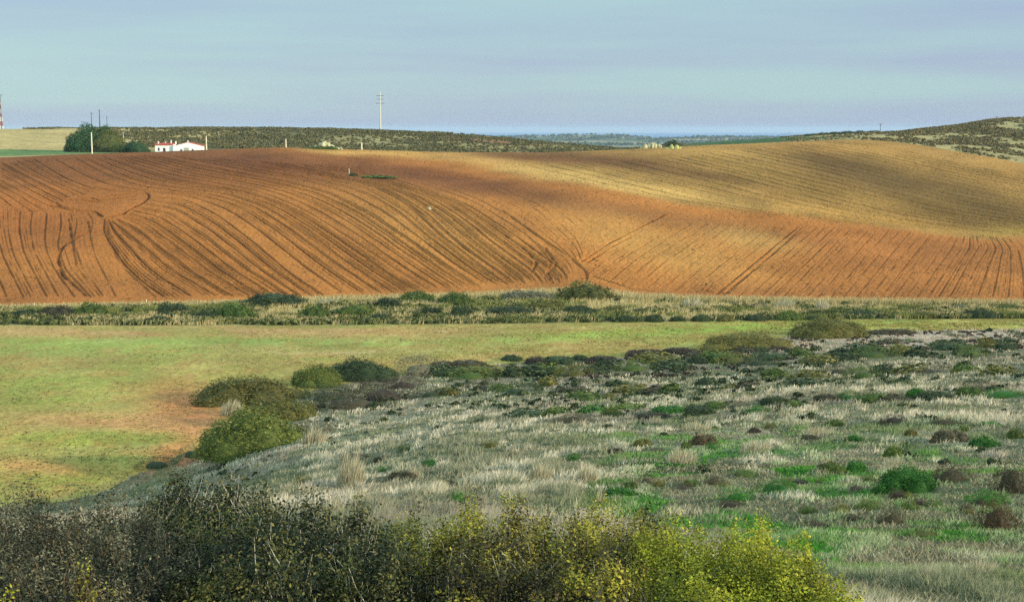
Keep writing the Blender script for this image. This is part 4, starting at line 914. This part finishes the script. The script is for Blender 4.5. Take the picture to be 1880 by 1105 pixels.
TREE = [crown_mesh('crown', 11000, .032, 500+i, .36, 90, lo=-.5) for i in range(2)]
for me in TREE: me.materials.append(LM['tree'])
M_bark = plain('bark', (96,82,66))
def tree(px, py, y, wpx, hpx, kind, label, dk=.8):
    x, y, z = on(px, py, y); k = y/F; root = link('tree', None, loc=(x, y, z+CZ), label=label, cat='tree', group='trees beside the white farmhouse')
    H = hpx*k; o = link('crown', random.choice(TREE), LM[kind], root, loc=(0, 0, H*.14)); o.material_slots[0].link = 'OBJECT'; o.material_slots[0].material = LM[kind]
    o.scale = (wpx*k/2, wpx*k/2*dk, H*.88); o.rotation_euler = (0, 0, random.uniform(0, 6))
    b = MB(); b.tube([(0,0,-.6),(.1,0,H*.25),(.2,.1,H*.6)], [.35,.28,.15], 7)
    for a in range(4): b.tube([(.1,0,H*.22),(math.cos(a*1.6)*wpx*k*.15,math.sin(a*1.6)*wpx*k*.1,H*.45)], [.16,.08], 5)
    b.build('trunk', M_bark, root)
tree(160,281,548,82,40,'tree','big dark green tree at the left of the farmhouse clump')
tree(201,281,546,64,36,'treeolive','yellowish olive tree leaning on the right side of the big dark tree')
tree(188,281,552,54,42,'tree','tallest dark tree top between the dark and the olive tree')
tree(134,280,546,36,26,'tree','small dark tree at the outer left of the clump')
tree(222,283,536,40,16,'treeolive','low olive bushy tree right of the olive one')
tree(251,283,533,50,19,'tree','low dark bushy tree touching the white farmhouse')

M_conc = plain('pale_concrete', (226,216,186), var=.08, sc=2.); M_pole = plain('grey_pole', (214,206,184), var=.1); M_dpole = plain('dark_wood_pole', (84,80,80), var=.1); M_wire = plain('wire', (90,94,104), var=.05)
def post(px, pb, pt, y, r, label, m=M_conc, name='post', cat='post', group='pale posts along the crest'):
    x, y, z = on(px, pb, y); h = (pb-pt)*y/F
    b = MB(); b.tube([(0,0,-.5),(0,0,h*.5),(0,0,h)], [r*1.15, r, r*.8], 8); b.tube([(0,0,h),(0,0,h+.08)], [r*.95, r*.5], 8)
    b.build(name, m, loc=(x, y, z+CZ), label=label, cat=cat, group=group)
post(169,281.5,243,476,.22,'thick pale post rising in front of the dark tree')
post(379,275,250,480,.22,'pale post just right of the white farmhouse')
post(525,271,255.5,482,.20,'short thin pale post on the crest left of the rock heap')
post(664,274.5,262,487,.24,'short pale post on the crest right of the rock heap')
post(641,322,310,405,.09,'lone pale stake standing in the red ploughed soil',group=None)
post(269,558,548,238,.07,'small pale stake at the foot of the plough, right of two',group='stakes at the foot of the plough')
post(63,566,557,234,.06,'small pale stake at the foot of the plough, left of two',group='stakes at the foot of the plough')
def pole(px, pb, pt, y, r, arms, label, m, name='power_pole'):
    x, y, z = on(px, pb, y); z0 = z; h = (ray(px, pt)[1]*y)-z0; h = float(h)
    root = link(name, None, loc=(x, y, z0+CZ), label=label, cat='power pole', group='power poles on the skyline')
    b = MB(); b.tube([(0,0,-.6),(0,0,h)], [r*1.3, r*.7], 8); b.build('mast', m, root)
    for dz, wd in arms:
        a = MB(); a.box(-wd, wd, -.1, .1, h-dz-.12, h-dz+.12); ar = a.build('crossarm', M_dpole, root)
        ins = MB()
        for sx_ in (-1, 1): ins.tube([(sx_*wd*.92,0,h-dz+.09),(sx_*wd*.92,0,h-dz+.45)], [.2,.14], 6)
        ins.build('insulators', M_shut, ar)
    return x, y, z0+h
P0 = pole(698.5,240.5,168,835,.34,[(2.6,2.2),(4.6,1.9),(7.0,2.6)],'tall pale power pole with three crossarms on the skyline',M_pole)
pole(168.5,237,207,818,.20,[(.5,.9)],'thin dark power pole, left of three above the trees',M_dpole)
pole(183.5,237,201.5,818,.26,[(.6,.5)],'tallest thin dark power pole, middle of three above the trees',M_dpole)
pole(196.8,237,212,818,.16,[],'shortest thin dark power pole, right of three above the trees',M_dpole)
pole(227,271,243,640,.14,[(.4,.5)],'faint pale pole on the tan slope behind the trees',M_conc)
P2 = pole(1616,245,227,760,.13,[(.5,.7)],'thin dark pole on the skyline of the right hill',M_dpole)
P3 = pole(1830,222,214,745,.12,[(.4,.6)],'tiny pole at the top of the right hill',M_dpole)
P1 = pole(3,238,174,840,.22,[(.3,1.6)],'dark pole with a wide crossarm at the left edge beside the mast',M_dpole)
# red and white lattice mast cut by the left edge
M_red = plain('red_paint', (150,78,66), var=.1); M_wp = plain('white_paint', (224,214,200), var=.08)
x, y, z = on(-2.5, 238, 850); root = link('lattice_mast', None, loc=(x, y, z+CZ), label='red and white lattice mast cut off by the left edge', cat='mast'); Hm = 62*850/F
nb_ = 8
for i in range(nb_):
    z0_, z1_ = Hm*i/nb_, Hm*(i+1)/nb_; w0, w1 = 2.2-1.5*i/nb_, 2.2-1.5*(i+1)/nb_; b = MB()
    cs = [(-1,-1),(1,-1),(1,1),(-1,1)]
    for j in range(4):
        a, c = cs[j], cs[(j+1) % 4]; p = lambda q, w_, zz_: (q[0]*w_, q[1]*w_, zz_)
        b.tube([p(a,w0,z0_), p(a,w1,z1_)], .17, 5); b.tube([p(a,w0,z0_), p(c,w1,z1_)], .10, 4); b.tube([p(c,w0,z0_), p(a,w1,z1_)], .10, 4); b.tube([p(a,w0,z0_), p(c,w0,z0_)], .12, 4)
    b.build('mast_section', M_red if i % 2 else M_wp, root)
b = MB(); b.tube([(1.1,0,Hm*.7),(1.1,0,Hm*.95)], .3, 8); b.build('antenna', M_wp, root)
def wire(a, c, sag, label):
    a, c = Vector(a), Vector(c); pts = []
    for i in range(33):
        t = i/32; p = a.lerp(c, t); p.z -= sag*4*t*(1-t); pts.append(p)
    b = MB(); b.tube([p-a for p in pts], .11, 4); b.build('power_line', M_wire, loc=a, label=label, cat='power line', group='power lines across the sky')
wire((P1[0]+1.4,P1[1],P1[2]-.1),(P0[0]-1.4,P0[1],P0[2]-1.7),2.2,'power line from the left edge to the tall pole, upper one')
wire((P1[0]-1.4,P1[1],P1[2]-.1),(P0[0]-1.8,P0[1],P0[2]-3.3),3.2,'power line from the left edge to the tall pole, lower one')
EX = on(1640,300,1500)
for dx_, dz_, nm in ((1.4,1.7,'topmost'),(1.8,3.3,'middle'),(2.2,5.5,'lowest')):
    ex, ez = 1500*float(ray(1450,240)[0]), 1500*float(ray(1450,240+dz_*1.6)[1])+CZ
    wire((P0[0]+dx_,P0[1],P0[2]-dz_),(ex+dx_,1500,ez),3.0,f'{nm} power line running down to the right from the tall pole')

# rock heaps
M_rock = plain('lichen_rock', (176,166,128), var=.35, sc=1.2, bmp=(.8, .3)); M_rock2 = plain('yellow_lichen_rock', (176,170,104), var=.35, sc=1.5, bmp=(.8, .3))
def rock_mesh(seed):
    rg = np.random.default_rng(seed); V, q, top = core(seed, .35, 12, 6, 1.0, -.3); V = V*(1+rg.normal(0, .05, (len(V), 1)))
    me = mesh_np('rock', V, [q, top[None]]); return me
RM = [rock_mesh(600+i) for i in range(4)]
def heap(px, py, y, items, m, name, label, weeds=0):
    x, y, z = on(px, py, y); k = y/F*1.15; root = link(name, None, loc=(x, y, z+CZ), label=label, cat='rocks')
    for dx_, dz_, w_, h_ in items:
        o = link('boulder', RM[random.randrange(4)], m, root, loc=(dx_*k, random.uniform(-.8, .8), dz_*k)); o.scale = (w_*k/2, w_*k/2.6, h_*k); o.rotation_euler = (0, 0, random.uniform(0, 6))
        o.material_slots[0].link = 'OBJECT'; o.material_slots[0].material = m
    if weeds:
        for j in range(weeds):
            o = link('weed_cover', SML[j % 6], LM['green'], root, loc=(random.uniform(-30, 26)*k, -1.6, -.1)); o.scale = (10*k, 1.2, random.uniform(3, 5)*k); o.material_slots[0].link = 'OBJECT'; o.material_slots[0].material = LM['green']
for me in RM: me.materials.append(M_rock)
heap(594,276,477,[(-4,2,14,8),(4,3,16,9),(-12,0,12,6),(12,1,12,6),(0,6,10,6),(22,-1,9,4),(-20,-1,8,4),(28,-1,7,4)]+[(random.uniform(-16,16), random.uniform(0,6), random.uniform(4,8), random.uniform(2.5,5)) for _ in range(16)],M_rock,'rock_heap','large pale rock heap with green weeds on the crest',8)
heap(1196,273.5,494,[(-10,0,10,6),(-3,1,10,6),(5,1,11,7),(13,1,9,5),(-16,-1,6,4),(1,3,8,6)]+[(random.uniform(-15,15), random.uniform(0,3), random.uniform(3,6), random.uniform(2,4)) for _ in range(12)],M_rock,'rock_heap','cluster of pale rocks on the crest beside the dark bush')
heap(1236,284,478,[(-2,0,10,6),(5,0,11,6),(11,-1,6,4),(-10,-1,7,3)],M_rock2,'rock_heap','small yellow lichened rocks just below the crest')
x, y, z = at(788,384); o = link('field_stone', RM[1], M_rock, loc=(x, y, z+CZ), label='single pale stone lying alone in the middle of the plough', cat='rock'); o.scale = (.55,.45,.5)
x, y, z = at(1356,490); 
# little grass patch near the lone stake and dark bush on the crest
for px, py, w_, h_, k_, lab in ((690,327,70,3.5,'green','thin strip of green weeds beside the lone stake on the plough'),(1234,270,22,12,'dark','dark bush behind the crest right of the rock cluster'),(648,323,16,5,'dark','dark weed clump at the foot of the lone stake')):
    shrub(px, py, w_, h_, k_, lab, lib=SML, name='weed_patch' if h_ < 8 else 'shrub', cat='weeds' if h_ < 8 else 'shrub', depth_k=.35, rot=0)
# hedge line on the right skyline
for i, (px, py, w_, h_) in enumerate([(1490,252,34,7),(1512,249,28,8),(1534,248,30,9),(1556,246,34,9),(1580,245,34,9),(1606,244,36,8),(1636,243,40,7)]):
    x, y, z = on(px, py, 690); k = y/F; o = link('hedge_bush', MID[i % 6], LM['dark'], loc=(x, y, z+CZ-.3), label=f'dark bush of the skyline hedge on the right, {ORD[i]} from the left', cat='bush', group='skyline hedge'); o.scale = (w_*k/2, w_*k/3, h_*k*.7)
    o.material_slots[0].link = 'OBJECT'; o.material_slots[0].material = LM['dark']

# ---------------------------------------------------------------- air
m = bpy.data.materials.new('haze'); m.use_nodes = True; t = m.node_tree; t.nodes.clear(); out = t.nodes.new('ShaderNodeOutputMaterial'); v = t.nodes.new('ShaderNodeVolumePrincipled')
v.inputs['Color'].default_value = (.60, .74, .92, 1); v.inputs['Density'].default_value = 4.5e-5; v.inputs['Anisotropy'].default_value = 0.0; t.links.new(v.outputs[0], out.inputs['Volume'])
b = MB(); b.box(-41000, 41000, -200, 37000, -12, CZ+40); b.build('haze', m, kind='stuff')
